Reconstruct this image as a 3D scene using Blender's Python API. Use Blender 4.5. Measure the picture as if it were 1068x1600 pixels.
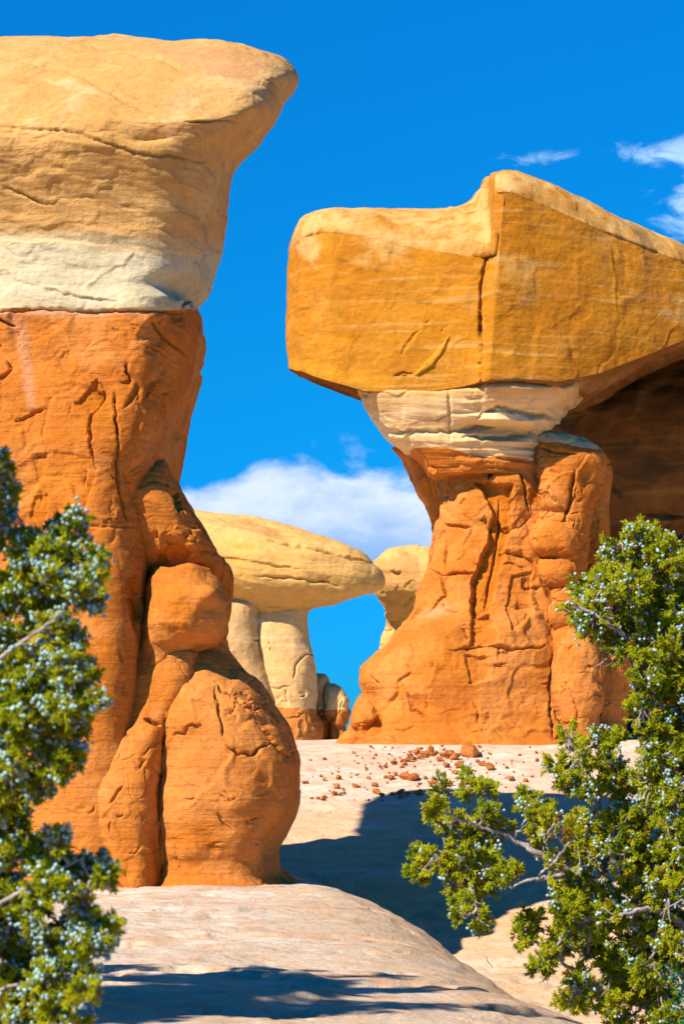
import bpy, bmesh, math, random
import numpy as np
from mathutils import Vector, Matrix

for o in list(bpy.data.objects):
    bpy.data.objects.remove(o)
SC = bpy.context.scene
COL = SC.collection
R = math.radians

# ------------------------------------------------------------------ camera, sky, sun, exposure
F, CX, HY = 3116.0, 534.0, 1150.0            # focal length in photo pixels, principal point, eye level
cam_d = bpy.data.cameras.new('camera')
cam = bpy.data.objects.new('camera', cam_d)
COL.objects.link(cam)
cam.location = (0, 0, 0)
cam.rotation_euler = (R(90), 0, 0)
cam_d.sensor_fit = 'VERTICAL'
cam_d.sensor_height = 36
cam_d.lens = 36 * F / 1600
cam_d.shift_y = (HY - 800) / 1600
cam_d.clip_start = 0.1
cam_d.clip_end = 20000
cam_d.dof.use_dof = True
cam_d.dof.focus_distance = 16
cam_d.dof.aperture_fstop = 8.0
SC.camera = cam

SUN_AZ, SUN_EL = 47.0, 42.0                  # degrees left of straight behind the camera, elevation
sdir = Vector((-math.sin(R(SUN_AZ)) * math.cos(R(SUN_EL)), -math.cos(R(SUN_AZ)) * math.cos(R(SUN_EL)), math.sin(R(SUN_EL))))
sun_d = bpy.data.lights.new('sun', 'SUN')
sun_d.energy = 5.0
sun_d.angle = R(0.53)
sun_d.color = (1.0, 0.90, 0.76)
sun = bpy.data.objects.new('sun', sun_d)
COL.objects.link(sun)
sun.rotation_euler = sdir.to_track_quat('Z', 'Y').to_euler()

SC.view_settings.view_transform = 'Standard'
SC.view_settings.look = 'None'
SC.view_settings.gamma = 1
SC.view_settings.use_curve_mapping = False
SC.view_settings.exposure = 0.62
SC.render.engine = 'CYCLES'
SC.cycles.max_bounces = 6
SC.cycles.diffuse_bounces = 1
SC.cycles.use_denoising = True


class NT:
    """small helper for building node trees"""
    def __init__(s, tree):
        s.t = tree

    def n(s, kind, ins=None, **props):
        nd = s.t.nodes.new(kind)
        for k, v in props.items():
            setattr(nd, k, v)
        for k, v in (ins or {}).items():
            s.set(nd.inputs[k], v)
        return nd

    def set(s, sock, v):
        if hasattr(v, 'is_output') or isinstance(v, bpy.types.NodeSocket):
            s.t.links.new(v, sock)
        else:
            sock.default_value = v

    def math(s, op, a, b=0.0, c=0.0, clamp=False):
        nd = s.t.nodes.new('ShaderNodeMath')
        nd.operation = op
        nd.use_clamp = clamp
        for i, v in enumerate((a, b, c)):
            s.set(nd.inputs[i], v)
        return nd.outputs[0]

    def smooth(s, v, lo, hi):
        nd = s.t.nodes.new('ShaderNodeMapRange')
        nd.interpolation_type = 'SMOOTHSTEP'
        s.set(nd.inputs[0], v)
        s.set(nd.inputs[1], lo)
        s.set(nd.inputs[2], hi)
        return nd.outputs[0]

    def mix(s, fac, a, b, mode='MIX'):
        nd = s.t.nodes.new('ShaderNodeMixRGB')
        nd.blend_type = mode
        s.set(nd.inputs[0], fac)
        for i, v in ((1, a), (2, b)):
            if isinstance(v, tuple) and len(v) == 3:
                v = v + (1,)
            s.set(nd.inputs[i], v)
        return nd.outputs[0]

    def noise(s, vec, scale, detail=5, rough=0.55, dist=0.0):
        nd = s.n('ShaderNodeTexNoise', {'Scale': scale, 'Detail': detail, 'Roughness': rough, 'Distortion': dist})
        s.set(nd.inputs['Vector'], vec)
        return nd.outputs[0]

    def mapping(s, vec, rot=(0, 0, 0), scale=(1, 1, 1), loc=(0, 0, 0)):
        nd = s.n('ShaderNodeMapping')
        s.set(nd.inputs['Vector'], vec)
        nd.inputs['Rotation'].default_value = rot
        nd.inputs['Scale'].default_value = scale
        nd.inputs['Location'].default_value = loc
        return nd.outputs[0]

    def ramp(s, fac, stops):
        nd = s.t.nodes.new('ShaderNodeValToRGB')
        s.set(nd.inputs[0], fac)
        e = nd.color_ramp.elements
        while len(e) < len(stops):
            e.new(0.5)
        for el, (p, c) in zip(e, stops):
            el.position = p
            el.color = tuple(c) + (1,) if len(c) == 3 else c
        return nd.outputs[0]


world = bpy.data.worlds.new('World')
SC.world = world
world.use_nodes = True
wt = world.node_tree
wt.nodes.clear()
N = NT(wt)
sky = N.n('ShaderNodeTexSky', sky_type='NISHITA', sun_disc=False)
sky.sun_elevation = R(SUN_EL)
sky.sun_rotation = R(180 + SUN_AZ)
sky.altitude = 1700
sky.air_density = 1.0
sky.dust_density = 0.2
sky.ozone_density = 4.0
SKY_GAMMA, SKY_GAIN, SKY_TINT = 1.15, 0.745, (0.015, 0.80, 1.30)
gam = N.n('ShaderNodeGamma', {'Color': sky.outputs[0], 'Gamma': SKY_GAMMA})
blue = N.mix(1.0, gam.outputs[0], tuple(SKY_GAIN * c for c in SKY_TINT), 'MULTIPLY')
tcw = N.n('ShaderNodeTexCoord').outputs['Generated']
sep = N.n('ShaderNodeSeparateXYZ', {0: tcw})
azi = N.math('ARCTAN2', sep.outputs[0], sep.outputs[1])
ele = N.math('ARCSINE', sep.outputs[2])
uv = N.n('ShaderNodeCombineXYZ', {0: azi, 1: ele}).outputs[0]
uvs = N.mapping(uv, scale=(14, 24, 1))
puff = N.noise(uvs, 1.3, 9, 0.56, 0.25)
big = N.noise(uvs, 0.35, 3, 0.5)
hz = N.math('DIVIDE', ele, 1.57)
blue = N.mix(1.0, blue, N.ramp(hz, [(0.0, (1, 0.40, 0.56)), (0.025, (1, 0.47, 0.60)), (0.115, (1, 0.84, 0.76)), (0.23, (1, 1.16, 1.08)), (0.42, (0.8, 0.62, 0.62)), (1.0, (0.6, 0.42, 0.46))]), 'MULTIPLY')
# the bank of cumulus low over the horizon
hump = N.math('MULTIPLY', N.math('SUBTRACT', puff, 0.5), 0.085)
hump2 = N.math('MULTIPLY', N.math('SUBTRACT', big, 0.5), 0.02)
bend = N.math('MULTIPLY', N.math('POWER', N.math('ABSOLUTE', N.math('ADD', azi, -0.0)), 2.0), -2.4)
top_e = N.math('ADD', N.math('ADD', N.math('ADD', hump, hump2), 0.139), bend)
below = N.math('SUBTRACT', top_e, ele)
bank = N.math('MULTIPLY', N.smooth(below, -0.004, 0.017), N.smooth(ele, 0.066, 0.100))
# thin streaks higher up on the right
wisp = N.noise(N.mapping(uv, rot=(0, 0, R(-4)), scale=(26, 60, 1)), 1.5, 9, 0.62, 0.6)


def patch(a0, e0, sa, se):
    da = N.math('DIVIDE', N.math('SUBTRACT', azi, a0), sa)
    de = N.math('DIVIDE', N.math('SUBTRACT', ele, e0), se)
    r2 = N.math('ADD', N.math('MULTIPLY', da, da), N.math('MULTIPLY', de, de))
    return N.math('POWER', 2.718, N.math('MULTIPLY', r2, -1.0))


pa = N.math('MAXIMUM', patch(0.172, 0.281, 0.045, 0.0095), patch(0.178, 0.256, 0.022, 0.017))
pa = N.math('MAXIMUM', pa, N.math('MULTIPLY', patch(0.11, 0.281, 0.04, 0.005), 0.75))
wis = N.smooth(N.math('ADD', N.math('MULTIPLY', pa, 0.80), N.math('MULTIPLY', N.math('SUBTRACT', wisp, 0.5), 2.2)), 0.30, 1.05)
wis = N.math('MULTIPLY', wis, N.smooth(pa, 0.02, 0.3))
depth_in = N.smooth(N.math('ADD', below, N.math('MULTIPLY', N.math('SUBTRACT', N.noise(uvs, 2.2, 6, 0.55), 0.5), 0.06)), 0.006, 0.052)
ccol = N.mix(depth_in, (0.55, 0.62, 0.70), (0.24, 0.38, 0.62))
out = N.mix(N.math('MULTIPLY', bank, 0.96), blue, tuple(c for c in (0, 0, 0)))
addc = N.mix(1.0, ccol, N.n('ShaderNodeCombineXYZ', {0: N.math('MULTIPLY', bank, 0.96), 1: N.math('MULTIPLY', bank, 0.96), 2: N.math('MULTIPLY', bank, 0.96)}).outputs[0], 'MULTIPLY')
SKY_STRENGTH = 0.10
out = N.mix(1.0, out, N.mix(1.0, addc, (1 / SKY_STRENGTH,) * 3, 'MULTIPLY'), 'ADD')
out = N.mix(N.math('MULTIPLY', wis, 0.75), out, tuple(c / SKY_STRENGTH for c in (0.45, 0.66, 0.90)))
bg = N.n('ShaderNodeBackground', {'Color': out, 'Strength': SKY_STRENGTH})
wo = N.n('ShaderNodeOutputWorld')
wt.links.new(bg.outputs[0], wo.inputs[0])

# ------------------------------------------------------------------ numeric helpers
RNG = np.random.default_rng(7)


def ss(x, a, b):
    t = np.clip((x - a) / (b - a), 0, 1)
    return t * t * (3 - 2 * t)


def _h(ix, iy, iz, seed):
    with np.errstate(over='ignore'):
        h = (ix.astype(np.uint32) * np.uint32(374761393) + iy.astype(np.uint32) * np.uint32(668265263)
             + iz.astype(np.uint32) * np.uint32(2147483647 ^ 0x5bd1e995) + np.uint32(seed * 974711 + 17))
        h = (h ^ (h >> np.uint32(13))) * np.uint32(1274126177)
        h = (h ^ (h >> np.uint32(16))) * np.uint32(2246822519)
        return h ^ (h >> np.uint32(15))


def perlin(p, seed=0):
    i = np.floor(p).astype(np.int64)
    f = p - i
    u = f * f * f * (f * (f * 6 - 15) + 10)
    res = 0
    for dx in (0, 1):
        wx = u[:, 0] if dx else 1 - u[:, 0]
        for dy in (0, 1):
            wy = u[:, 1] if dy else 1 - u[:, 1]
            for dz in (0, 1):
                wz = u[:, 2] if dz else 1 - u[:, 2]
                h = _h(i[:, 0] + dx, i[:, 1] + dy, i[:, 2] + dz, seed)
                gx = (h & np.uint32(1023)).astype(np.float32) / 511.5 - 1
                gy = ((h >> np.uint32(10)) & np.uint32(1023)).astype(np.float32) / 511.5 - 1
                gz = ((h >> np.uint32(20)) & np.uint32(1023)).astype(np.float32) / 511.5 - 1
                res = res + wx * wy * wz * (gx * (f[:, 0] - dx) + gy * (f[:, 1] - dy) + gz * (f[:, 2] - dz))
    return res


def fbm(p, scale, octs=5, gain=0.5, seed=0, stretch=(1, 1, 1)):
    q = p * (np.array(stretch) * scale)
    a, s = 1.0, 0
    for k in range(octs):
        s = s + a * perlin(q, seed + k)
        q = q * 2.03 + 11.7
        a *= gain
    return s


def worley(p, seed=0):
    """distance to the nearest and second nearest feature point, a random value per cell"""
    i = np.floor(p).astype(np.int64)
    f1 = np.full(len(p), 9.0)
    f2 = np.full(len(p), 9.0)
    val = np.zeros(len(p))
    for dx in (-1, 0, 1):
        for dy in (-1, 0, 1):
            for dz in (-1, 0, 1):
                c = i + np.array((dx, dy, dz))
                h = _h(c[:, 0], c[:, 1], c[:, 2], seed)
                q = np.stack([(h & np.uint32(1023)), (h >> np.uint32(10)) & np.uint32(1023), (h >> np.uint32(20)) & np.uint32(1023)], 1) / 1023.0
                d = np.sqrt((((c + q) - p) ** 2).sum(1))
                r = ((h * np.uint32(2654435761)) >> np.uint32(8)).astype(np.float64) / 16777216.0
                near = d < f1
                f2 = np.where(near, f1, np.minimum(f2, d))
                val = np.where(near, r, val)
                f1 = np.where(near, d, f1)
    return f1, f2, val


def pchip(t, y, tq):
    t = np.asarray(t, float)
    y = np.asarray(y, float)
    h = np.diff(t)
    d = np.diff(y) / h
    m = np.zeros(len(t))
    for k in range(1, len(t) - 1):
        if d[k - 1] * d[k] > 0:
            w1, w2 = 2 * h[k] + h[k - 1], h[k] + 2 * h[k - 1]
            m[k] = (w1 + w2) / (w1 / d[k - 1] + w2 / d[k])
    m[0], m[-1] = d[0], d[-1]
    k = np.clip(np.searchsorted(t, tq) - 1, 0, len(t) - 2)
    s = (tq - t[k]) / h[k]
    s2, s3 = s * s, s * s * s
    return ((2 * s3 - 3 * s2 + 1) * y[k] + (s3 - 2 * s2 + s) * h[k] * m[k]
            + (-2 * s3 + 3 * s2) * y[k + 1] + (s3 - s2) * h[k] * m[k + 1])


def interp(tab, x):
    a = np.array(sorted(tab), float)
    return np.interp(x, a[:, 0], a[:, 1])


def to_px(P):
    return CX + P[:, 0] / P[:, 1] * F, HY - P[:, 2] / P[:, 1] * F


def at(px, py, D):
    return np.array(((px - CX) / F * D, D, (HY - py) / F * D))


def poly_dist(x, y, pts):
    """distance to a polyline and the fraction run along it"""
    best = np.full(x.shape, 1e9)
    frac = np.zeros(x.shape)
    pts = np.asarray(pts, float)
    seg = np.hypot(*np.diff(pts, axis=0).T)
    tot = seg.sum()
    run = 0
    for k in range(len(pts) - 1):
        a, b = pts[k], pts[k + 1]
        ab = b - a
        t = np.clip(((x - a[0]) * ab[0] + (y - a[1]) * ab[1]) / max(ab @ ab, 1e-9), 0, 1)
        d = np.hypot(x - a[0] - t * ab[0], y - a[1] - t * ab[1])
        m = d < best
        best = np.where(m, d, best)
        frac = np.where(m, (run + t * seg[k]) / tot, frac)
        run += seg[k]
    return best, frac


def poly_in(x, y, pts):
    pts = np.asarray(pts, float)
    ins = np.zeros(x.shape, bool)
    j = len(pts) - 1
    for i in range(len(pts)):
        xi, yi = pts[i]
        xj, yj = pts[j]
        if yi != yj:
            ins ^= ((yi > y) != (yj > y)) & (x < (xj - xi) * (y - yi) / (yj - yi) + xi)
        j = i
    return ins


def poly_sd(x, y, pts):
    d, _ = poly_dist(x, y, list(pts) + [pts[0]])
    return np.where(poly_in(x, y, pts), -d, d)


# ------------------------------------------------------------------ object helpers
def mesh_obj(name, verts, faces, mat, parent=None, attrs=None, smooth=True, base=(0, 0, 0)):
    verts = np.asarray(verts, np.float32) - np.asarray(base, np.float32)
    me = bpy.data.meshes.new(name)
    faces = np.asarray(faces, np.int32)
    k = faces.shape[1]
    me.vertices.add(len(verts))
    me.vertices.foreach_set('co', verts.ravel())
    me.loops.add(faces.size)
    me.loops.foreach_set('vertex_index', faces.ravel())
    me.polygons.add(len(faces))
    me.polygons.foreach_set('loop_start', np.arange(0, faces.size, k, dtype=np.int32))
    me.polygons.foreach_set('use_smooth', np.full(len(faces), smooth, bool))
    for an, av in (attrs or {}).items():
        a = me.attributes.new(an, 'FLOAT', 'POINT')
        a.data.foreach_set('value', np.asarray(av, np.float32))
    me.update(calc_edges=True)
    me.validate()
    me.materials.append(mat)
    o = bpy.data.objects.new(name, me)
    COL.objects.link(o)
    if parent is None:
        o.location = base
    else:
        o.parent = parent
    return o


def tag(o, label=None, cat=None, group=None, kind=None):
    for k, v in (('label', label), ('category', cat), ('group', group), ('kind', kind)):
        if v:
            o[k] = v
    return o


def thing(name, loc, label, cat, group=None):
    o = bpy.data.objects.new(name, None)
    o.empty_display_size = 0.3
    o.location = loc
    COL.objects.link(o)
    return tag(o, label, cat, group)


def grid_faces(nr, nc, wrap=True):
    r = np.arange(nr - 1)[:, None]
    c = np.arange(nc if wrap else nc - 1)[None, :]
    c2 = (c + 1) % nc
    return np.stack([r * nc + c, r * nc + c2, (r + 1) * nc + c2, (r + 1) * nc + c], -1).reshape(-1, 4)


def grid_normals(G, wrap=True):
    if wrap:
        du = np.roll(G, -1, 1) - np.roll(G, 1, 1)
    else:
        du = np.gradient(G, axis=1)
    dv = np.gradient(G, axis=0)
    n = np.cross(dv, du)
    n /= np.maximum(np.linalg.norm(n, axis=2, keepdims=True), 1e-9)
    return n


def orient(G, Nn):
    c = G.reshape(-1, 3).mean(0)
    s = (Nn * (G - c)).sum()
    return Nn if s > 0 else -Nn


def thetas(nt):
    t = np.linspace(0, 1, nt, endpoint=False)
    # 75 % of the columns on the side that faces the photographer (around -90 degrees)
    dens = np.linspace(0, 2 * np.pi, 4001)
    w = np.where(np.sin(dens) < 0.25, 3.2, 1.0)
    cum = np.concatenate([[0], np.cumsum(w)])[:-1]
    cum /= cum[-1]
    return np.interp(t, cum, dens)


def loft(rows, D, nz, nt, p=2.6, skew=0.0, dip=None):
    """rows from top to bottom: (py, x left, x right, half depth, depth offset), pixels measured at distance D"""
    rw = np.array([r if len(r) == 5 else tuple(r) + (0.0,) for r in rows], float)
    sc = D / F
    step = np.hypot(np.diff(rw[:, 0]), 0.35 * np.abs(np.diff(rw[:, 2]))) + 2
    t = np.concatenate([[0], np.cumsum(step)])
    tq = np.linspace(0, t[-1], nz)
    py, xl, xr, b, yo = (pchip(t, rw[:, k], tq) for k in range(5))
    th = thetas(nt)
    cs, sn = np.cos(th), np.sin(th)
    r = 1 / (np.abs(cs) ** p + np.abs(sn) ** p) ** (1 / p)
    ux, uy = r * cs, r * sn
    sc = (D + yo) / F                        # each row is measured at its own distance
    cxm, a = ((xl + xr) / 2 - CX) * sc, (xr - xl) / 2 * sc
    X = cxm[:, None] + a[:, None] * ux[None]
    Y = D + yo[:, None] + b[:, None] * uy[None] + skew * a[:, None] * ux[None]
    Z = np.repeat(((HY - py) * sc)[:, None], nt, 1)
    if dip:                                  # beds that dip towards the front
        Z = Z + interp(dip, py)[:, None] * (Y - D - yo[:, None])
    return np.stack([X, Y, Z], -1)


def close_ends(V, nr, nc):
    """centre vertices and fans (as quads with a doubled corner avoided: small triangles kept apart)"""
    top, bot = V[:nc].mean(0), V[-nc:].mean(0)
    return top, bot


class Rock:
    """a lofted rock body that is carved before it becomes a mesh"""
    def __init__(s, G, wrap=True):
        s.shape = G.shape[:2]
        s.wrap = wrap
        s.G = G
        s.P = G.reshape(-1, 3).copy()
        s.n = orient(G, grid_normals(G, wrap)).reshape(-1, 3)
        s.px, s.py = to_px(s.P)
        s.front = ss(-s.n[:, 1], -0.1, 0.25)
        s.d = np.zeros(len(s.P))
        s.attr = {'fresh': np.zeros(len(s.P)), 'pale': np.zeros(len(s.P))}

    def noise(s, amp, scale, octs=5, seed=0, stretch=(1, 1, 1), gain=0.5):
        s.d += amp * fbm(s.P, scale, octs, gain, seed, stretch)
        return s

    def plates(s, amp, size, seed=0, stretch=(1, 1, 1), edge=0.0, warp=0.35, mask=None):
        sel = np.arange(len(s.P)) if mask is None else np.nonzero(mask > 0.01)[0]
        sel = sel[s.n[sel, 1] < 0.5]
        full, P = s.d, s.P[sel]
        q = P * (np.array(stretch) / size)
        w = np.stack([fbm(P, 1.1 / size, 3, 0.5, seed + 5 + k) for k in range(3)], 1)
        f1, f2, v = worley(q + warp * w, seed)
        soft = ss(f2 - f1, 0.0, 0.16)
        dd = amp * (v - 0.5) * soft - edge * (1 - ss(f2 - f1, 0.0, 0.07)) * ss(fbm(P, 0.8 / size, 2, 0.5, seed + 31), -0.1, 0.25)
        full[sel] += dd if mask is None else dd * mask[sel]
        return s

    def strata(s, amp, freq, tilt=0.0, tilt_y=0.0, seed=0):
        q = s.P.copy()
        q[:, 2] += tilt * q[:, 0] + tilt_y * q[:, 1]
        s.d += amp * fbm(q, freq, 3, 0.55, seed, (0.10, 0.10, 1.0))
        return s

    def crack(s, pts, width=2.2, depth=0.06, jag=2.5, seed=1):
        x = s.px + jag * np.interp(np.hypot(s.px, s.py) % 997, np.arange(997), 0 * np.arange(997))
        j1 = jag * fbm(np.stack([s.px, s.py, 0 * s.px], 1), 1 / 17.0, 3, 0.6, seed)
        j2 = jag * fbm(np.stack([s.px, s.py, 0 * s.px], 1), 1 / 17.0, 3, 0.6, seed + 9)
        d, f = poly_dist(x + j1, s.py + j2, pts)
        taper = np.minimum(1, 4 * np.minimum(f, 1 - f) + 0.25)
        s.d -= depth * s.front * taper * np.exp(-(d / (width * (0.4 + 0.6 * taper))) ** 2)
        return s

    def random_cracks(s, box, n, seed, width=1.6, depth=0.035, length=(12, 45), steep=0.5):
        rg = random.Random(seed)
        x0, y0, x1, y1 = box
        noise1 = fbm(np.stack([s.px, s.py, 0 * s.px], 1), 1 / 14.0, 3, 0.6, seed)
        noise2 = fbm(np.stack([s.px, s.py, 0 * s.px + 3], 1), 1 / 14.0, 3, 0.6, seed + 4)
        for _ in range(n):
            x, y = rg.uniform(x0, x1), rg.uniform(y0, y1)
            a = rg.gauss(1.57, 0.4) if rg.random() < steep else rg.gauss(0.25, 0.45)
            L = rg.uniform(*length)
            pts = [(x, y)]
            for k in range(3):
                a += rg.gauss(0, 0.45)
                x += math.cos(a) * L / 3
                y += math.sin(a) * L / 3
                pts.append((x, y))
            bx = [q[0] for q in pts]
            by = [q[1] for q in pts]
            m = (s.px > min(bx) - 12) & (s.px < max(bx) + 12) & (s.py > min(by) - 12) & (s.py < max(by) + 12)
            if not m.any():
                continue
            d, f = poly_dist(s.px[m] + 3 * noise1[m], s.py[m] + 3 * noise2[m], pts)
            tp = np.minimum(1, 5 * np.minimum(f, 1 - f) + 0.1)
            w = width * rg.uniform(0.7, 1.4)
            s.d[m] -= depth * rg.uniform(0.5, 1.3) * tp * s.front[m] * np.exp(-(d / w) ** 2)
            if rg.random() < 0.6:          # one lip stands a little prouder than the other
                s.d[m] += 0.5 * depth * tp * s.front[m] * np.exp(-((d - 0) / (7 * w)) ** 2) * np.sign(np.sin(a) * (s.px[m] - pts[0][0]) - np.cos(a) * (s.py[m] - pts[0][1]))
        return s

    def spall(s, pts, depth=0.05, fresh=1.0, soft=1.6, wob=4.0, seed=3):
        q = np.stack([s.px, s.py, 0 * s.px], 1)
        x = s.px + wob * fbm(q, 1 / 22.0, 4, 0.55, seed)
        y = s.py + wob * fbm(q, 1 / 22.0, 4, 0.55, seed + 8)
        sd = poly_sd(x, y, pts)
        m = ss(-sd, -soft, soft) * s.front
        s.d -= depth * m
        s.attr['fresh'] = np.maximum(s.attr['fresh'], fresh * m)
        return s

    def stain(s, pts, key='fresh', v=1.0, soft=3.0, wob=6.0, seed=4):
        q = np.stack([s.px, s.py, 0 * s.px], 1)
        x = s.px + wob * fbm(q, 1 / 25.0, 5, 0.6, seed)
        y = s.py + wob * fbm(q, 1 / 25.0, 5, 0.6, seed + 8)
        m = ss(-poly_sd(x, y, pts), -soft, soft) * s.front
        s.attr[key] = np.maximum(s.attr[key], v * m)
        return s

    def bump(s, px, py, rx, ry, h):
        s.d += h * s.front * np.exp(-(((s.px - px) / rx) ** 2 + ((s.py - py) / ry) ** 2))
        return s

    def bake(s):
        s.P = s.P + s.n * s.d[:, None]
        s.d[:] = 0
        return s

    def parts(s, specs, root, base):
        """specs: (name, material, face mask or None) -> one mesh each; ends are closed"""
        s.bake()
        nr, nc = s.shape
        V = s.P
        f = grid_faces(nr, nc, s.wrap)
        at_ = dict(s.attr)
        if s.wrap:
            top, bot = V[:nc].mean(0), V[-nc:].mean(0)
            V = np.vstack([V, top, bot])
            it, ib = len(V) - 2, len(V) - 1
            for k in at_:
                at_[k] = np.concatenate([at_[k], [0, 0]])
            c = np.arange(0, nc - 1, 2)
            ft = np.stack([np.full(len(c), it), (c + 2) % nc, (c + 1) % nc, c], 1)
            fb = np.stack([np.full(len(c), ib), (nr - 1) * nc + c, (nr - 1) * nc + (c + 1) % nc, (nr - 1) * nc + (c + 2) % nc], 1)
            f = np.vstack([f, ft, fb])
        outs = []
        fc = V[f].mean(1)
        for name, mat, fn in specs:
            ff = f if fn is None else f[fn(fc)]
            if not len(ff):
                continue
            used = np.unique(ff)
            remap = np.full(len(V), -1)
            remap[used] = np.arange(len(used))
            ff2 = remap[ff][:, ::-1]
            outs.append(mesh_obj(name, V[used], ff2, mat, root, {k: v[used] for k, v in at_.items()}, True, base))
        return outs


# ------------------------------------------------------------------ rock materials
def rock_mat(name, stops, fresh, pale, nscale=0.5, strata=None, fine=0.18, bump=0.5, grain=24.0, streaks=None, weather=None):
    m = bpy.data.materials.new(name)
    m.use_nodes = True
    m.node_tree.nodes.clear()
    n = NT(m.node_tree)
    co = n.n('ShaderNodeTexCoord').outputs['Object']
    col = n.ramp(n.noise(co, nscale, 6, 0.6, 0.3), stops)
    height = None
    if strata:
        for tilt, zf, amt, c in strata:
            v = n.mapping(co, rot=(0, R(tilt), 0), scale=(0.045 * zf, 0.045 * zf, zf))
            st = n.noise(v, 1.0, 6, 0.65, 0.15)
            col = n.mix(n.math('MULTIPLY', n.smooth(st, 0.52, 0.68), amt), col, c)
            h = n.math('MULTIPLY', st, 0.6)
            height = h if height is None else n.math('ADD', height, h)
    if streaks:
        for c, amt, sx, lo, hi in streaks:
            v = n.mapping(co, scale=(sx, sx, 0.12 * sx))
            st = n.math('MULTIPLY', n.smooth(n.noise(v, 1.0, 5, 0.6), lo, hi), n.smooth(n.noise(co, 0.35, 3), 0.45, 0.62))
            col = n.mix(n.math('MULTIPLY', st, amt), col, c)
    if weather:
        wv = n.noise(n.mapping(co, scale=(1, 1, 0.8)), weather[0], 8, 0.66, 0.5)
        col = n.mix(n.math('MULTIPLY', n.smooth(wv, 0.50, 0.56), weather[1]), col, weather[2])
        wv2 = n.noise(n.mapping(co, loc=(7, 3, 1)), weather[0] * 2.3, 8, 0.7, 0.3)
        col = n.mix(n.math('MULTIPLY', n.smooth(wv2, 0.56, 0.62), weather[1] * 0.8), col, weather[3])
    fr = n.n('ShaderNodeAttribute', attribute_name='fresh').outputs['Fac']
    pl = n.n('ShaderNodeAttribute', attribute_name='pale').outputs['Fac']
    col = n.mix(n.math('MULTIPLY', fr, 0.85), col, fresh)
    col = n.mix(n.math('MULTIPLY', pl, n.smooth(n.noise(co, 2.5, 7, 0.65), 0.28, 0.58)), col, pale)
    gy = n.n('ShaderNodeAttribute', attribute_name='grey').outputs['Fac']
    col = n.mix(n.math('MULTIPLY', gy, 0.9), col, (0.59, 0.485, 0.285))
    dk = n.n('ShaderNodeAttribute', attribute_name='dark').outputs['Fac']
    col = n.mix(n.math('MULTIPLY', dk, 0.8), col, (0.20, 0.11, 0.045))
    blot = n.noise(co, 2.2, 7, 0.65, 0.4)
    col = n.mix(1.0, col, n.ramp(blot, [(0.3, (1 - fine * 1.3,) * 3), (0.7, (1 + fine * 0.35, 1 + fine * 0.3, 1 + fine * 0.25))]), 'MULTIPLY')
    sp = n.noise(co, grain * 0.6, 3, 0.6)
    col = n.mix(1.0, col, n.ramp(sp, [(0.3, (1 - fine,) * 3), (0.72, (1 + 0.2 * fine,) * 3)]), 'MULTIPLY')
    f1 = n.math('MULTIPLY', n.noise(co, grain * 0.4, 5, 0.6), 0.45)
    f2 = n.math('MULTIPLY', n.noise(n.mapping(co, scale=(1, 1, 1.7)), grain * 0.12, 7, 0.62, 0.6), 1.0)
    hh = n.math('ADD', f1, f2)
    if height is not None:
        hh = n.math('ADD', hh, height)
    bp = n.n('ShaderNodeBump', {'Strength': bump, 'Distance': 0.055, 'Height': hh})
    bs = n.n('ShaderNodeBsdfPrincipled', {'Base Color': col, 'Roughness': 0.93, 'Normal': bp.outputs[0]})
    bs.inputs['Specular IOR Level'].default_value = 0.12
    o = n.n('ShaderNodeOutputMaterial')
    m.node_tree.links.new(bs.outputs[0], o.inputs[0])
    return m


M_RED = rock_mat('red_sandstone', [(0.28, (0.52, 0.142, 0.015)), (0.5, (0.63, 0.20, 0.028)), (0.72, (0.70, 0.26, 0.052))],
                 (0.60, 0.175, 0.010), (0.70, 0.42, 0.28), 0.7, [(3, 5.0, 0.3, (0.48, 0.11, 0.02)), (2, 14.0, 0.25, (0.66, 0.25, 0.07))], 0.16, 0.75, 30, weather=(0.55, 0.6, (0.70, 0.265, 0.065), (0.60, 0.18, 0.010)))
M_CREAM = rock_mat('cream_sandstone', [(0.25, (0.56, 0.285, 0.08)), (0.5, (0.66, 0.37, 0.125)), (0.75, (0.71, 0.435, 0.18))],
                   (0.62, 0.30, 0.13), (0.80, 0.58, 0.30), 0.35,
                   [(12, 3.0, 0.35, (0.60, 0.33, 0.07)), (12, 9.0, 0.35, (0.78, 0.55, 0.26))], 0.16, 0.65, 30, weather=(0.45, 0.5, (0.60, 0.30, 0.075), (0.76, 0.50, 0.25)))
M_GREY = rock_mat('grey_white_sandstone', [(0.25, (0.50, 0.40, 0.225)), (0.5, (0.59, 0.495, 0.30)), (0.75, (0.66, 0.58, 0.40))],
                  (0.72, 0.46, 0.2), (0.75, 0.7, 0.6), 0.7, [(8, 4.0, 0.45, (0.62, 0.47, 0.24))], 0.14, 0.7, 26)
M_GOLD = rock_mat('golden_varnished_sandstone', [(0.25, (0.46, 0.165, 0.008)), (0.5, (0.55, 0.21, 0.012)), (0.75, (0.60, 0.26, 0.03))],
                  (0.72, 0.32, 0.02), (0.72, 0.46, 0.17), 0.25,
                  [(17, 1.2, 0.45, (0.46, 0.18, 0.018)), (17, 7.0, 0.6, (0.70, 0.40, 0.12))], 0.14, 0.5, 22, weather=(0.35, 0.5, (0.50, 0.175, 0.012), (0.62, 0.30, 0.05)), streaks=None)
M_WHITE = rock_mat('white_bedded_sandstone', [(0.25, (0.78, 0.50, 0.22)), (0.5, (0.85, 0.585, 0.29)), (0.75, (0.88, 0.66, 0.38))],
                   (0.62, 0.31, 0.07), (0.8, 0.68, 0.5), 0.6, [(4, 5.0, 0.45, (0.74, 0.46, 0.17)), (4, 14.0, 0.3, (0.72, 0.46, 0.20))], 0.10, 0.4, 22)
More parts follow.
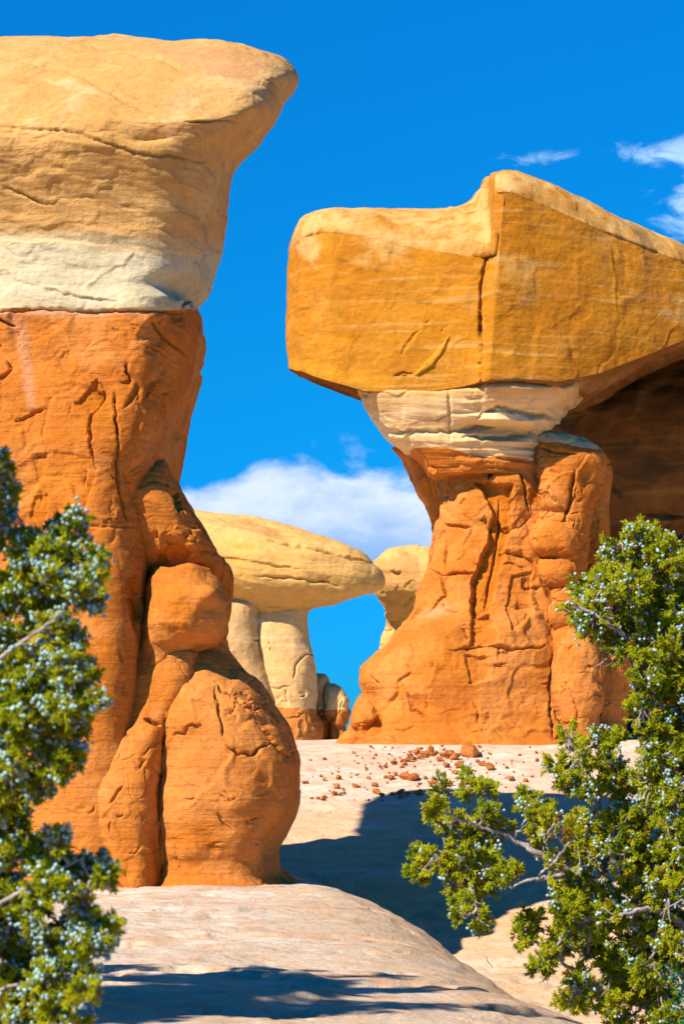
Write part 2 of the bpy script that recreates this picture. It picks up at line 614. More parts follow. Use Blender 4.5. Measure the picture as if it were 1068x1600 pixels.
M_YELLOW = rock_mat('yellow_sandstone', [(0.25, (0.68, 0.36, 0.09)), (0.5, (0.76, 0.44, 0.135)), (0.75, (0.79, 0.50, 0.19))],
                    (0.46, 0.2, 0.07), (0.72, 0.36, 0.06), 0.2,
                    [(9, 1.8, 0.5, (0.60, 0.34, 0.07)), (9, 5.0, 0.4, (0.70, 0.36, 0.05))], 0.12, 0.8, 12)
M_SHADE_BROWN = rock_mat('shade_darkened_sandstone', [(0.25, (0.20, 0.075, 0.018)), (0.5, (0.28, 0.11, 0.026)), (0.75, (0.36, 0.16, 0.045))],
                   (0.3, 0.1, 0.03), (0.6, 0.4, 0.2), 0.3, [(8, 1.6, 0.6, (0.28, 0.10, 0.025)), (8, 5.0, 0.4, (0.5, 0.27, 0.09))], 0.18, 0.8, 12)  # colour darkened to carry the shade on slab underside and back wall


# ------------------------------------------------------------------ ground
def plateau(D):
    return -1.19 - 0.0345 * (D - 8)


EDGE = [(0, 1.5), (7, 1.3), (9, 1.05), (10, 0.85), (12, 0.45), (14, 0.25), (16, 0.12), (19, -0.02), (22, -0.40), (24, -0.62), (26, -0.9), (29, -1.8), (33, -4), (60, -30)]


def ground_z(X, D, detail=True):
    base = interp([(-50, -1.9), (0, -1.7), (6, -2.6), (12, -3.1), (19, -3.15), (24, -2.85), (28, -2.1), (34, -1.25), (38, -0.62), (41.5, -0.20), (45, -0.12),
                   (49, -0.12), (54, -0.45), (62, -0.95), (80, -1.6), (130, -6), (300, -18), (900, -40), (8000, -150)], D)
    # gentle sideways roll of the far slope
    base = base - 0.035 * np.clip(-X - 1.0, 0, 6) * ss(D, 36, 46) * (1 - ss(D, 60, 70))
    base = base + 0.02 * np.clip(X - 4, 0, 20) * ss(D, 14, 30) * (1 - ss(D, 60, 90))
    t = np.maximum(X - interp(EDGE, D), 0)
    drop = np.where(t < 1.2, 0.36 * t * t, 0.36 * 1.44 + 0.864 * (t - 1.2))
    drop = drop + 0.03 * np.clip(X + 1.2, 0, 3) ** 2 * ss(D, 6, 10) * (1 - ss(D, 17, 22))
    front = np.maximum(6.8 - D, 0)
    hum = plateau(np.minimum(D, 30)) - drop - 0.09 * front ** 2 - 0.05 * np.maximum(D - 26, 0) ** 1.6
    k = 0.18
    z = np.maximum(base, hum) + k * np.log1p(np.exp(-np.abs(base - hum) / k)) * 0.55
    if detail:
        P = np.stack([X, D, 0 * X], 1)
        near = 1 - ss(D, 60, 140)
        z = z + near * (0.07 * fbm(P, 0.22, 3, 0.5, 40) + 0.045 * fbm(P, 0.9, 4, 0.5, 41, (0.7, 1.2, 1)))
        z = z + (1 - ss(D, 28, 50)) * (0.022 * fbm(P, 2.6, 4, 0.55, 48, (0.8, 1.1, 1)) - 0.03 * ss(fbm(P, 1.5, 4, 0.6, 49), 0.22, 0.5))
        w = fbm(P, 0.16, 3, 0.5, 43)
        saw = (z * 9 + 2.0 * w) % 1.0
        z = z + near * 0.020 * (ss(saw, 0.0, 0.25) - saw) 
        pit = ss(fbm(P, 2.4, 3, 0.5, 47), 0.28, 0.55)
        z = z - near * 0.05 * pit * ss(X - interp(EDGE, D), 0.1, 0.8) * (1 - ss(D, 20, 26))
    return z


def build_ground():
    # sheet with rows from behind the camera to the horizon, columns fanned out with distance
    d1 = np.concatenate([np.linspace(-60, 3, 22)[:-1], np.linspace(3, 7, 30)[:-1], np.geomspace(7, 56, 560)[:-1], np.geomspace(56, 200, 60)[:-1], np.geomspace(200, 9000, 30)])
    half = np.where(d1 < 7, 7, d1) * 0.30
    u = np.linspace(-1, 1, 430)
    wide = np.concatenate([-np.geomspace(60, 1.06, 26), u, np.geomspace(1.06, 60, 26)])
    X = half[:, None] * wide[None]
    Dm = np.repeat(d1[:, None], X.shape[1], 1)
    Z = ground_z(X.ravel(), Dm.ravel()).reshape(X.shape)
    V = np.stack([X, Dm, Z], -1)
    f = grid_faces(*X.shape, wrap=False)
    red = np.zeros(X.size)
    x, d = X.ravel(), Dm.ravel()
    tan = np.maximum(ss(x - interp(EDGE, d), -1.1, 0.5) * (1 - ss(d, 17, 24)), 0.3 * (1 - ss(d, 7.5, 13)))
    # ochre tone of the far slope below the crest, grit shed by the red towers above it
    och = 0.75 * ss(d, 25, 28) * (1 - ss(d, 32.5, 37)) + 0.8 * ss(x - interp(EDGE, d), 0.4, 1.5) * (1 - ss(d, 27, 29))
    grit = ss(d, 33, 41) * (1 - ss(d, 49, 56))
    foot = np.minimum(np.abs(x + 1.6) / 1.6, 9) ** 2 + ((d - 24.0) / 2.2) ** 2
    bounce_cut_soil = np.maximum(ss(np.abs(x - 0.16 * np.clip(d, 0, 60)), 9 + 0.24 * np.clip(d, 0, 300), 14 + 0.26 * np.clip(d, 0, 300)), 1 - ss(d, -3, 5))  # soil out of view, coloured dark to cut bounce light onto the rocks
    grit = np.maximum(grit, 1.0 * (1 - ss(np.sqrt(foot), 0.85, 1.25)))
    return mesh_obj('ground', V.reshape(-1, 3), f, M_GROUND, None, {'tan': tan, 'ochre': np.clip(och, 0, 1), 'grit': grit, 'bounce_cut_soil': bounce_cut_soil})


def ground_mat():
    m = bpy.data.materials.new('pale_slickrock')
    m.use_nodes = True
    m.node_tree.nodes.clear()
    n = NT(m.node_tree)
    co = n.n('ShaderNodeTexCoord').outputs['Object']
    warp = n.noise(co, 0.5, 4, 0.5)
    base = n.ramp(n.noise(co, 0.8, 6, 0.62, 0.4), [(0.3, (0.67, 0.46, 0.31)), (0.5, (0.74, 0.595, 0.44)), (0.68, (0.78, 0.70, 0.58))])
    lay = n.noise(n.mapping(co, rot=(R(4), R(3), R(12)), scale=(2.6, 1.7, 9)), 1.0, 8, 0.70, 1.4)
    col = n.mix(n.math('MULTIPLY', n.smooth(lay, 0.48, 0.62), 0.75), base, (0.72, 0.40, 0.225))
    lay2 = n.noise(n.mapping(co, rot=(0, 0, R(-15)), scale=(5.5, 4.0, 14)), 1.0, 7, 0.72, 1.0)
    col = n.mix(n.math('MULTIPLY', n.smooth(lay2, 0.52, 0.66), 0.6), col, (0.70, 0.65, 0.60))
    at1 = n.n('ShaderNodeAttribute', attribute_name='tan').outputs['Fac']
    at2 = n.n('ShaderNodeAttribute', attribute_name='ochre').outputs['Fac']
    at3 = n.n('ShaderNodeAttribute', attribute_name='grit').outputs['Fac']
    blot = n.noise(co, 2.6, 7, 0.65, 0.3)
    col = n.mix(n.math('MULTIPLY', at1, n.smooth(blot, 0.25, 0.62)), col, (0.60, 0.39, 0.22))
    col = n.mix(n.math('MULTIPLY', at2, n.smooth(n.noise(n.mapping(co, scale=(0.5, 1, 6)), 0.7, 6, 0.6), 0.2, 0.62)), col, (0.80, 0.50, 0.26))
    gr = n.noise(n.mapping(co, scale=(1, 0.6, 1)), 9.0, 6, 0.75)
    gb = n.noise(n.mapping(co, scale=(0.6, 1.2, 1)), 0.6, 4, 0.6)
    col = n.mix(n.math('MULTIPLY', at3, n.math('MULTIPLY', n.smooth(gr, 0.56, 0.68), n.smooth(gb, 0.42, 0.6))), col, (0.60, 0.22, 0.08))
    at4 = n.n('ShaderNodeAttribute', attribute_name='bounce_cut_soil').outputs['Fac']
    col = n.mix(at4, col, n.ramp(n.noise(co, 0.7, 5, 0.6), [(0.4, (0.36, 0.17, 0.075)), (0.65, (0.17, 0.12, 0.05))]))
    fi = n.noise(co, 24, 6, 0.75)
    col = n.mix(1.0, col, n.ramp(fi, [(0.3, (0.82,) * 3), (0.7, (1.05,) * 3)]), 'MULTIPLY')
    col = n.mix(1.0, col, n.ramp(blot, [(0.3, (0.84, 0.82, 0.80)), (0.65, (1.05,) * 3)]), 'MULTIPLY')
    # hairline cracks
    vo = n.n('ShaderNodeTexVoronoi', {'Vector': n.mapping(n.mix(0.25, co, n.n('ShaderNodeTexNoise', {'Vector': co, 'Scale': 1.3}).outputs[1]), scale=(0.6, 1.5, 0.6)), 'Scale': 1.4}, feature='DISTANCE_TO_EDGE')
    cr = n.math('MULTIPLY', n.math('SUBTRACT', 1.0, n.smooth(vo.outputs['Distance'], 0.0, 0.018)), n.smooth(warp, 0.5, 0.6))
    col = n.mix(n.math('MULTIPLY', cr, 0.35), col, (0.30, 0.16, 0.08))
    hh = n.math('ADD', n.math('MULTIPLY', lay, 1.2), n.math('ADD', n.math('MULTIPLY', n.noise(co, 7, 8, 0.65), 0.8), n.math('MULTIPLY', fi, 0.25)))
    hh = n.math('SUBTRACT', hh, n.math('MULTIPLY', cr, 0.4))
    bp = n.n('ShaderNodeBump', {'Strength': 0.65, 'Distance': 0.06, 'Height': hh})
    bs = n.n('ShaderNodeBsdfPrincipled', {'Base Color': col, 'Roughness': 0.95, 'Normal': bp.outputs[0]})
    bs.inputs['Specular IOR Level'].default_value = 0.1
    o = n.n('ShaderNodeOutputMaterial')
    m.node_tree.links.new(bs.outputs[0], o.inputs[0])
    return m


M_GROUND = ground_mat()
tag(build_ground(), kind='structure')


def gz(x, d):
    return float(ground_z(np.array([x]), np.array([d]), True)[0])


# ------------------------------------------------------------------ left hoodoo
def left_hoodoo():
    D = 25.0
    b0 = at(60, 1380, D)
    base = (b0[0], D, gz(b0[0], 22.5))
    root = thing('hoodoo', base, 'tall hoodoo on the left with a cream overhanging cap, grey band and orange foot', 'hoodoo', 'sandstone hoodoos')
    # cap and pale layer from one carved body
    rows = [(58, 130, 215, 0.1, 1.0), (61, 60, 262, 0.6, 0.9), (66, -60, 296, 1.0, 0.75), (76, -200, 345, 1.4, 0.6), (88, -290, 392, 1.7, 0.5), (100, -340, 420, 1.88, 0.45), (110, -370, 438, 2.0, 0.42),
            (118, -385, 447, 2.08, 0.4), (126, -390, 452, 2.15, 0.38), (138, -395, 448, 2.24, 0.34), (152, -395, 441, 2.34, 0.28), (175, -385, 434, 2.46, 0.18), (200, -365, 418, 2.54, 0.1), (230, -330, 393, 2.55, 0.05),
            (260, -290, 369, 2.50), (300, -240, 356, 2.40), (345, -190, 348, 2.30), (390, -150, 338, 2.25), (425, -125, 330, 2.23), (450, -110, 325, 2.24), (468, -100, 314, 2.26), (482, -95, 302, 2.27), (492, -92, 305, 2.30), (505, -90, 312, 2.33), (530, -85, 313, 2.34),
            (570, -70, 308, 2.34), (610, -62, 301, 2.34), (650, -55, 291, 2.36),
            (700, -50, 281, 2.42), (740, -46, 271, 2.48), (775, -45, 261, 2.5), (810, -45, 256, 2.5), (860, -45, 255, 2.5), (920, -45, 256, 2.52), (980, -45, 256, 2.56), (1040, -45, 256, 2.62),
            (1100, -46, 256, 2.64), (1150, -48, 256, 2.64), (1200, -50, 256, 2.64), (1260, -52, 256, 2.64), (1330, -54, 256, 2.66), (1390, -56, 256, 2.7), (1440, -58, 256, 2.75)]
    r = Rock(loft(rows, D, 820, 480, 4.4, -0.28, [(0, 0.31), (150, 0.31), (260, 0.22), (480, 0.10), (600, 0)]))
    yc = 383 - 10 * np.sin(r.P[:, 0] * 1.4 + 0.6) + 9 * fbm(r.P, 0.9, 4, 0.55, 77)      # foot of the cream cap
    yr = 484 + 5 * fbm(r.P, 1.1, 4, 0.55, 79)                                           # top of the red column
    cream, redz = 1 - ss(r.py, yc - 4, yc + 4), ss(r.py, yr - 3, yr + 3)
    grey = 1 - np.maximum(cream, redz)
    r.noise(0.17, 0.32, 3, 1).noise(0.045, 1.2, 4, 2)
    q = r.P.copy()
    q[:, 2] += 0.22 * q[:, 0]
    r.d += cream * (0.07 * fbm(q, 1.3, 3, 0.55, 5, (0.1, 0.1, 1)) + 0.03 * fbm(q, 4.5, 3, 0.55, 6, (0.1, 0.1, 1)))
    r.plates(0.05, 0.6, 3, (0.7, 0.7, 1.8), 0.012, 0.5, grey)
    r.d += grey * 0.04 * fbm(q, 2.2, 4, 0.55, 83, (0.25, 0.25, 1))
    r.attr['grey'] = cream * ss(r.py + 8 * fbm(r.P, 1.2, 4, 0.6, 80, (0.4, 0.4, 1)), yc - 26, yc + 2)
    r.attr['fresh'] = 0.9 * grey * np.maximum(1 - ss(r.py + 7 * fbm(r.P, 1.0, 4, 0.6, 81), yc - 2, yc + 14), 0.7 * ss(r.py + 6 * fbm(r.P, 1.5, 4, 0.6, 82), yr - 16, yr + 4))
    r.plates(0.03, 0.40, 8, (0.5, 0.5, 1.4), 0.008, 0.5, cream)
    for c in ([(-5, 95), (90, 110), (190, 160), (300, 195), (375, 205), (405, 208)], [(5, 300), (40, 315), (75, 330)], [(195, 85), (260, 100), (290, 115)], [(0, 205), (120, 215), (210, 250), (330, 262)],
              [(45, 455), (110, 470), (190, 478)]):
        r.crack([(x, y - 8) for x, y in c], 2.2, 0.04, 5)
    r.crack([(288, 480), (300, 455), (318, 432)], 3, 0.14, 2)
    r.bump(235, 215, 45, 14, -0.10).bump(308, 458, 14, 20, 0.12)
    r.stain([(185, 62), (260, 68), (330, 78), (395, 92), (432, 105), (380, 120), (330, 115), (270, 92)], 'fresh', 0.75, 4, 9)
    r.stain([(60, 122), (120, 130), (170, 148), (140, 152), (90, 140)], 'pale', 0.5)
    for c in ([(-20, 492), (80, 484), (170, 487), (230, 484), (300, 490)],):
        r.crack(c, 2.2, 0.04, 5)
    up = (1 - 0.85 * ss(r.py, 800, 900)) * redz
    r.plates(0.09, 0.85, 13, (1, 1, 0.7), 0.010, 0.6, up)
    r.plates(0.022, 0.36, 15, (1, 1, 1), 0.008, 0.5, up)
    for c in ([(150, 592), (158, 603), (162, 612), (160, 625), (143, 650), (140, 665), (142, 700), (150, 735)], [(186, 690), (185, 725), (190, 765), (197, 790), (200, 818)],
              [(199, 566), (197, 582), (208, 595)], [(0, 500), (12, 505), (27, 512)], [(25, 661), (40, 656), (75, 640)], [(5, 596), (22, 580), (16, 565)], [(178, 610), (180, 640), (185, 690)],
              [(240, 500), (272, 540), (300, 560)], [(250, 620), (262, 650), (258, 680), (272, 700)]):
        r.crack(c, 1.7, 0.10, 3)
    r.crack([(120, 820), (170, 823), (215, 822)], 1.8, 0.03, 3)
    r.random_cracks((-10, 495, 290, 830), 34, 5, 1.2, 0.035, (10, 34), 0.5)
    r.random_cracks((0, 830, 215, 1380), 30, 6, 1.6, 0.03, (10, 40), 0.35)
    r.spall([(52, 715), (78, 706), (110, 708), (140, 715), (150, 740), (135, 790), (120, 815), (85, 790), (60, 760)], 0.025, 0.75)
    r.spall([(130, 620), (150, 592), (162, 620), (145, 645), (118, 632)], 0.05, 0.9)
    r.spall([(192, 640), (215, 600), (222, 606), (205, 632)], 0.03, 0.6)
    r.spall([(55, 780), (78, 772), (80, 800), (70, 820), (52, 812)], 0.03, 0.7)
    r.spall([(188, 598), (206, 592), (204, 606)], 0.03, 0.8)
    r.spall([(196, 905), (212, 895), (222, 940), (216, 1000), (200, 960)], 0.09, 0.9)
    r.stain([(85, 1010), (200, 990), (214, 1060), (195, 1140), (120, 1170), (70, 1120)], 'fresh', 0.6, 12, 16)
    r.stain([(-20, 640), (60, 660), (110, 690), (60, 740), (-20, 720)], 'fresh', 0.3, 12, 14)
    r.stain([(12, 480), (40, 482), (52, 560), (60, 640), (48, 645), (35, 560)], 'pale', 0.35, 6, 8)
    r.stain([(0, 485), (250, 485), (250, 492), (0, 496)], 'pale', 0.5, 4, 6)

    def zone(fc):
        px, py = to_px(fc)
        a_ = 383 - 10 * np.sin(fc[:, 0] * 1.4 + 0.6) + 9 * fbm(fc, 0.9, 4, 0.55, 77)
        b_ = 484 + 5 * fbm(fc, 1.1, 4, 0.55, 79)
        return np.where(py < a_, 0, np.where(py < b_, 1, 2))
    r.parts([('cap', M_CREAM, lambda fc: zone(fc) == 0), ('pale_layer', M_GREY, lambda fc: zone(fc) == 1), ('column', M_RED, lambda fc: zone(fc) == 2)], root, base)
    # rib leaning on the right of the column
    rows = [(722, 225, 262, 0.35), (740, 205, 271, 0.8), (768, 195, 281, 1.0), (800, 190, 302, 1.08), (830, 188, 320, 1.06), (860, 186, 337, 0.98), (880, 185, 350, 0.88), (905, 185, 358, 0.75, 0.2), (945, 185, 360, 0.65, 0.5),
            (980, 190, 356, 0.6, 0.6), (1020, 195, 350, 0.7, 0.6), (1080, 200, 350, 0.8, 0.5)]
    r = Rock(loft(rows, 23.8, 260, 260, 2.6, 0.0))
    r.noise(0.09, 0.7, 4, 21).plates(0.06, 0.5, 22, (1, 1, 1), 0.03).strata(0.02, 3, 0.05, 0, 23)
    r.random_cracks((240, 770, 350, 890), 14, 25, 1.6, 0.04, (10, 30), 0.5)
    r.spall([(245, 868), (270, 850), (300, 862), (290, 882), (250, 886)], 0.06, 0.5)
    r.spall([(262, 772), (275, 770), (290, 795), (276, 800)], 0.08, 0.2)
    r.parts([('rib', M_RED, None)], root, base)
    # round boulder lodged against the rib
    rows = [(885, 255, 312, 0.10), (888, 244, 326, 0.26), (896, 240, 334, 0.32), (910, 233, 347, 0.44), (930, 229, 357, 0.54), (950, 227, 361, 0.58), (972, 226, 359, 0.58), (992, 228, 350, 0.52), (1004, 227, 338, 0.46),
            (1012, 225, 316, 0.38), (1022, 224, 300, 0.34), (1045, 224, 292, 0.34), (1080, 226, 285, 0.2)]
    r = Rock(loft(rows, 23.05, 190, 230, 2.12, 0.08))
    r.noise(0.10, 1.1, 4, 31).noise(0.02, 4, 4, 33).plates(0.025, 0.45, 32, (1, 1, 1), 0.0, 0.5)
    r.bump(322, 930, 16, 15, 0.13).bump(330, 950, 13, 9, -0.04).bump(300, 1003, 28, 10, -0.06)
    r.parts([('boulder', M_RED, None)], root, base)
    # bulging foot on the right
    rows = [(1000, 262, 342, 0.5), (1015, 255, 350, 0.75), (1035, 250, 370, 0.95), (1060, 246, 394, 1.12), (1095, 242, 424, 1.32), (1130, 240, 446, 1.48), (1165, 238, 462, 1.58), (1200, 238, 470, 1.64), (1235, 238, 469, 1.66),
            (1270, 238, 463, 1.64), (1305, 238, 452, 1.58), (1335, 238, 441, 1.52), (1355, 236, 443, 1.56), (1370, 230, 458, 1.7), (1385, 225, 478, 1.9), (1430, 215, 500, 2.0)]
    r = Rock(loft(rows, 23.85, 400, 380, 2.5, 0.02))
    r.noise(0.10, 0.55, 3, 41).noise(0.04, 1.6, 4, 42).strata(0.02, 3, 0.1, 0, 44)
    r.plates(0.06, 0.7, 43, (1, 1, 1), 0.004)
    for c in ([(337, 1060), (350, 1080), (372, 1092), (385, 1112)], [(372, 1100), (395, 1108), (412, 1106)], [(355, 1165), (372, 1178), (395, 1176), (420, 1162)], [(270, 1150), (295, 1138), (316, 1132)],
              [(335, 1070), (345, 1120), (352, 1150)], [(400, 1130), (440, 1180)]):
        r.crack(c, 1.8, 0.08, 5)
    r.plates(0.09, 0.22, 47, (1, 1, 1.3), 0.05, 0.6, np.exp(-(((r.px - 385) / 32) ** 2 + ((r.py - 1098) / 22) ** 2)))
    r.random_cracks((270, 1060, 460, 1360), 24, 45, 1.2, 0.025, (10, 40), 0.35)
    r.bump(425, 1315, 30, 25, -0.10).bump(300, 1330, 30, 20, 0.05)
    r.stain([(275, 1290), (300, 1280), (345, 1285), (335, 1310), (300, 1330), (275, 1320)], 'fresh', 0.5, 5, 12)
    r.parts([('foot', M_RED, None)], root, base)
    # middle foot in front
    rows = [(980, 210, 262, 0.15), (1000, 202, 298, 0.4), (1025, 196, 314, 0.55), (1060, 194, 314, 0.68), (1095, 192, 302, 0.76), (1130, 186, 286, 0.84), (1160, 168, 274, 0.96), (1200, 152, 268, 1.08), (1240, 143, 267, 1.14),
            (1280, 146, 267, 1.15), (1320, 158, 266, 1.14), (1355, 172, 264, 1.16), (1385, 172, 264, 1.22), (1430, 170, 268, 1.3)]
    r = Rock(loft(rows, 23.3, 380, 300, 3.0, -0.05))
    r.noise(0.07, 0.7, 3, 51).noise(0.03, 1.8, 4, 52).strata(0.018, 3, 0.05, 0, 53)
    r.plates(0.035, 0.45, 54, (1, 1, 1), 0.012)
    r.crack([(225, 1122), (240, 1128), (252, 1133)], 2.5, 0.10, 2).crack([(172, 1255), (182, 1240), (192, 1228)], 1.8, 0.05, 2)
    r.random_cracks((170, 1060, 262, 1370), 12, 55, 1.5, 0.03, (10, 35), 0.4)
    r.stain([(185, 1300), (205, 1292), (208, 1318), (192, 1322)], 'fresh', 0.6)
    r.stain([(222, 1040), (300, 1035), (290, 1090), (250, 1110), (215, 1110)], 'fresh', 0.35, 8, 12)
    r.parts([('foot', M_RED, None)], root, base)


left_hoodoo()


# ------------------------------------------------------------------ right hoodoo
def block_body(D, base, root):
    DF = D - 2.2
    sc = DF / F
    # plan of the slab: left corner, step at the joint, long right face, back
    cz = [(448, 2.0), (470, 1.1), (520, 0.55), (600, 0.25), (680, 0.0), (735, -0.22), (750, -0.30), (757, -0.52), (772, -0.66), (800, -0.60), (900, -0.2), (1000, 0.3), (1080, 0.75), (1180, 1.4), (1260, 2.3), (1300, 3.4),
          (1270, 5.6), (1150, 7.2), (950, 7.0), (760, 4.6), (620, 3.9), (540, 3.5), (480, 3.1), (446, 2.5)]
    P = np.array([((x - CX) * sc, D - 2.2 + y) for x, y in cz])
    P = np.vstack([P, P[:1]])
    seg = np.hypot(*np.diff(P, axis=0).T)
    cum = np.concatenate([[0], np.cumsum(seg)])
    # more columns along the two faces that are seen
    fr = cum[14]
    q = np.concatenate([np.linspace(0, fr, 620, endpoint=False), np.linspace(fr, cum[-1], 160, endpoint=False)])
    C = np.stack([np.interp(q, cum, P[:, 0]), np.interp(q, cum, P[:, 1])], 1)
    nc = len(C)
    pxr = CX + C[:, 0] / sc          # plan column as a photo column at distance D
    cen = np.array([((840 - CX) * sc), D + 0.6])

    def hrow(py):
        return (HY - py) * sc

    def ztop(pxc, yy):
        left = interp([(440, 352), (452, 338), (465, 330), (500, 328), (560, 340), (640, 364), (700, 378), (750, 386), (768, 388)], pxc)
        right = interp([(768, 292), (790, 291), (860, 312), (960, 344), (1068, 374), (1150, 402), (1300, 450)], pxc)
        yf = interp([(a, b_) for a, b_ in cz[:15]], pxc) + D - 2.2
        back = np.clip(yy - yf, 0, 9)
        riseL = interp([(440, 10), (480, 9), (560, 20), (640, 48), (720, 64), (768, 78)], pxc)
        riseR = interp([(768, 8), (785, 14), (810, 26), (880, 26), (940, 24), (1000, 20), (1068, 20), (1300, 18)], pxc)
        e = 1 - np.exp(-back / 1.1)
        e2 = 1 - np.exp(-back / 1.3)
        stepv = ss(pxc, 764, 771)
        row = (left - riseL * e) * (1 - stepv) + (right - riseR * e2) * stepv
        # the shoulder that leans against the higher slab
        row = row - 18 * np.exp(-((pxc - 768) / 22) ** 2) * (1 - stepv) * ss(back, 1.0, 2.0)
        ez = e * (1 - stepv) + e2 * stepv
        return hrow(row) * (1 + ez * 2.3 / DF)

    def zbot(pxc):
        return hrow(interp([(440, 574), (452, 577), (500, 592), (555, 607), (570, 612), (650, 614), (750, 604), (800, 600), (870, 601), (930, 586), (1000, 560), (1068, 535), (1150, 505), (1300, 470)], pxc))
    nw = 330
    s = np.linspace(0, 1, nw)
    zt, zb = ztop(pxr, C[:, 1]), zbot(pxr) * np.clip(C[:, 1] / DF, 1.0, 1.05)
    # outward direction of the plan, for rounding the rims
    rows = []
    kt = np.concatenate([np.linspace(0.0, 0.95, 60), ])
    for k in kt[::-1]:               # top, from the middle out to the rim
        Q = C + (cen - C) * k
        z = ztop(CX + Q[:, 0] / sc, Q[:, 1])
        edge = np.linalg.norm(Q - C, axis=1)
        z = z - 0.28 * np.exp(-(edge / 0.16) ** 1.3)
        rows.append(np.column_stack([Q, z]))
    for t in s[1:-1]:
        z = zt - 0.28 + (zb - (zt - 0.28)) * t
        # faces lean back slightly at the top; the lower rim is sharp
        off = 0.10 * np.exp(-((1 - t) / 0.10) ** 2) * 0 + 0.05 * np.sin(t * 3.1)
        d_ = (C - cen) / np.linalg.norm(C - cen, axis=1)[:, None]
        slant = (np.array([25, 0]) * sc)[None] * (0.5 - t) * np.exp(-((pxr - 762) / 30) ** 2)[:, None]
        Q = C + d_ * off + slant
        rows.append(np.column_stack([Q, z]))
    kb = np.linspace(0, 1, 90)
    for k in kb:                     # underside, falling towards the neck
        Q = C + (cen - C) * (0.90 * k)
        drop = (1.35 * ss(k, 0, 0.75) + 0.5 * ss(k, 0.0, 0.35)) * interp([(440, 0.0), (560, 0.05), (760, 0.15), (880, 0.15), (1000, 0.5), (1300, 0.5)], pxr)
        rows.append(np.column_stack([Q, zb - drop]))
    G = np.array(rows)

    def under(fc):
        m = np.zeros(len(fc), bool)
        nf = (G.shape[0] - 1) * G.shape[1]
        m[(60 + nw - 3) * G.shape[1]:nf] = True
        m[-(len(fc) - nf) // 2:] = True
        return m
    r = Rock(G)
    side = np.zeros(G.shape[:2])
    side[60:60 + nw, :] = 1
    side = side.ravel()
    r.noise(0.09, 0.30, 3, 61).noise(0.03, 1.6, 4, 62)
    r.strata(0.022, 1.1, 0.30, 0.1, 63).strata(0.012, 4.5, 0.30, 0.1, 64)
    r.noise(0.007, 7, 3, 65)
    r.plates(0.05, 1.0, 66, (1, 1, 0.7), 0.0, 0.4)
    r.plates(0.07, 1.2, 67, (0.6, 0.6, 1.6), 0.02, 0.5, 1 - side)
    # lip painted bright as if sunlit, then flakes broken off the left face
    r.spall([(625, 586), (648, 584), (672, 562), (690, 540), (702, 524), (694, 548), (676, 572), (652, 586)], -0.05, 1.0, 1.2, 2)
    r.crack([(615, 588), (630, 582), (650, 586)], 1.8, 0.07, 2)
    r.spall([(628, 545), (648, 520), (657, 516), (640, 540), (628, 556)], 0.03, 0.2, 1.2, 2)
    r.spall([(664, 505), (672, 499), (668, 506)], 0.03, 0.8, 1, 1).spall([(688, 518), (693, 510), (692, 520)], 0.03, 0.8, 1, 1)
    r.crack([(749, 606), (749, 540), (750, 480), (755, 425), (764, 382)], 1.8, 0.22, 3)
    r.crack([(745, 440), (754, 425), (750, 470)], 3, 0.04, 1)
    r.stain([(452, 330), (480, 322), (500, 335), (495, 420), (470, 400), (455, 372)], 'pale', 0.7, 6, 10)
    r.attr['pale'] = np.maximum(r.attr['pale'], (1 - side) * (0.35 + 0.5 * ss(fbm(r.P, 0.7, 5, 0.6, 57, (0.6, 0.6, 1.6)), -0.3, 0.35)) * (r.n[:, 2] > 0.2))
    r.attr['pale'] = np.maximum(r.attr['pale'], 0.75 * r.front * ss(-poly_sd(r.px, r.py + 12 * fbm(r.P, 0.9, 4, 0.5, 68), [(560, 326), (770, 300), (772, 408), (740, 392), (640, 372)]), -4, 14))
    run = ss(fbm(r.P, 2.2, 4, 0.6, 59, (1, 1, 0.10)), -0.12, 0.35) * np.exp(-((r.px - 985) / 42) ** 2) * ss(r.py, 330, 365) * (1 - ss(r.py, 400, 500))
    run = np.maximum(run, 0.5 * ss(fbm(r.P, 1.8, 4, 0.6, 58, (1, 1, 0.10)), -0.1, 0.4) * np.exp(-((r.px - 830) / 40) ** 2) * ss(r.py, 290, 310) * (1 - ss(r.py, 330, 400)))
    r.attr['dark'] = run * r.front
    r.attr['pale'] = np.maximum(r.attr['pale'], 0.5 * ss(fbm(r.P, 0.6, 4, 0.6, 69, (0.5, 0.5, 1.5)), 0.15, 0.5) * r.front)
    r.stain([(450, 560), (620, 590), (600, 610), (450, 580)], 'fresh', 0.6, 8, 10)
    return r.parts([('cap_slab', M_GOLD, lambda fc: ~under(fc)), ('slab_underside', M_SHADE_BROWN, under)], root, base)


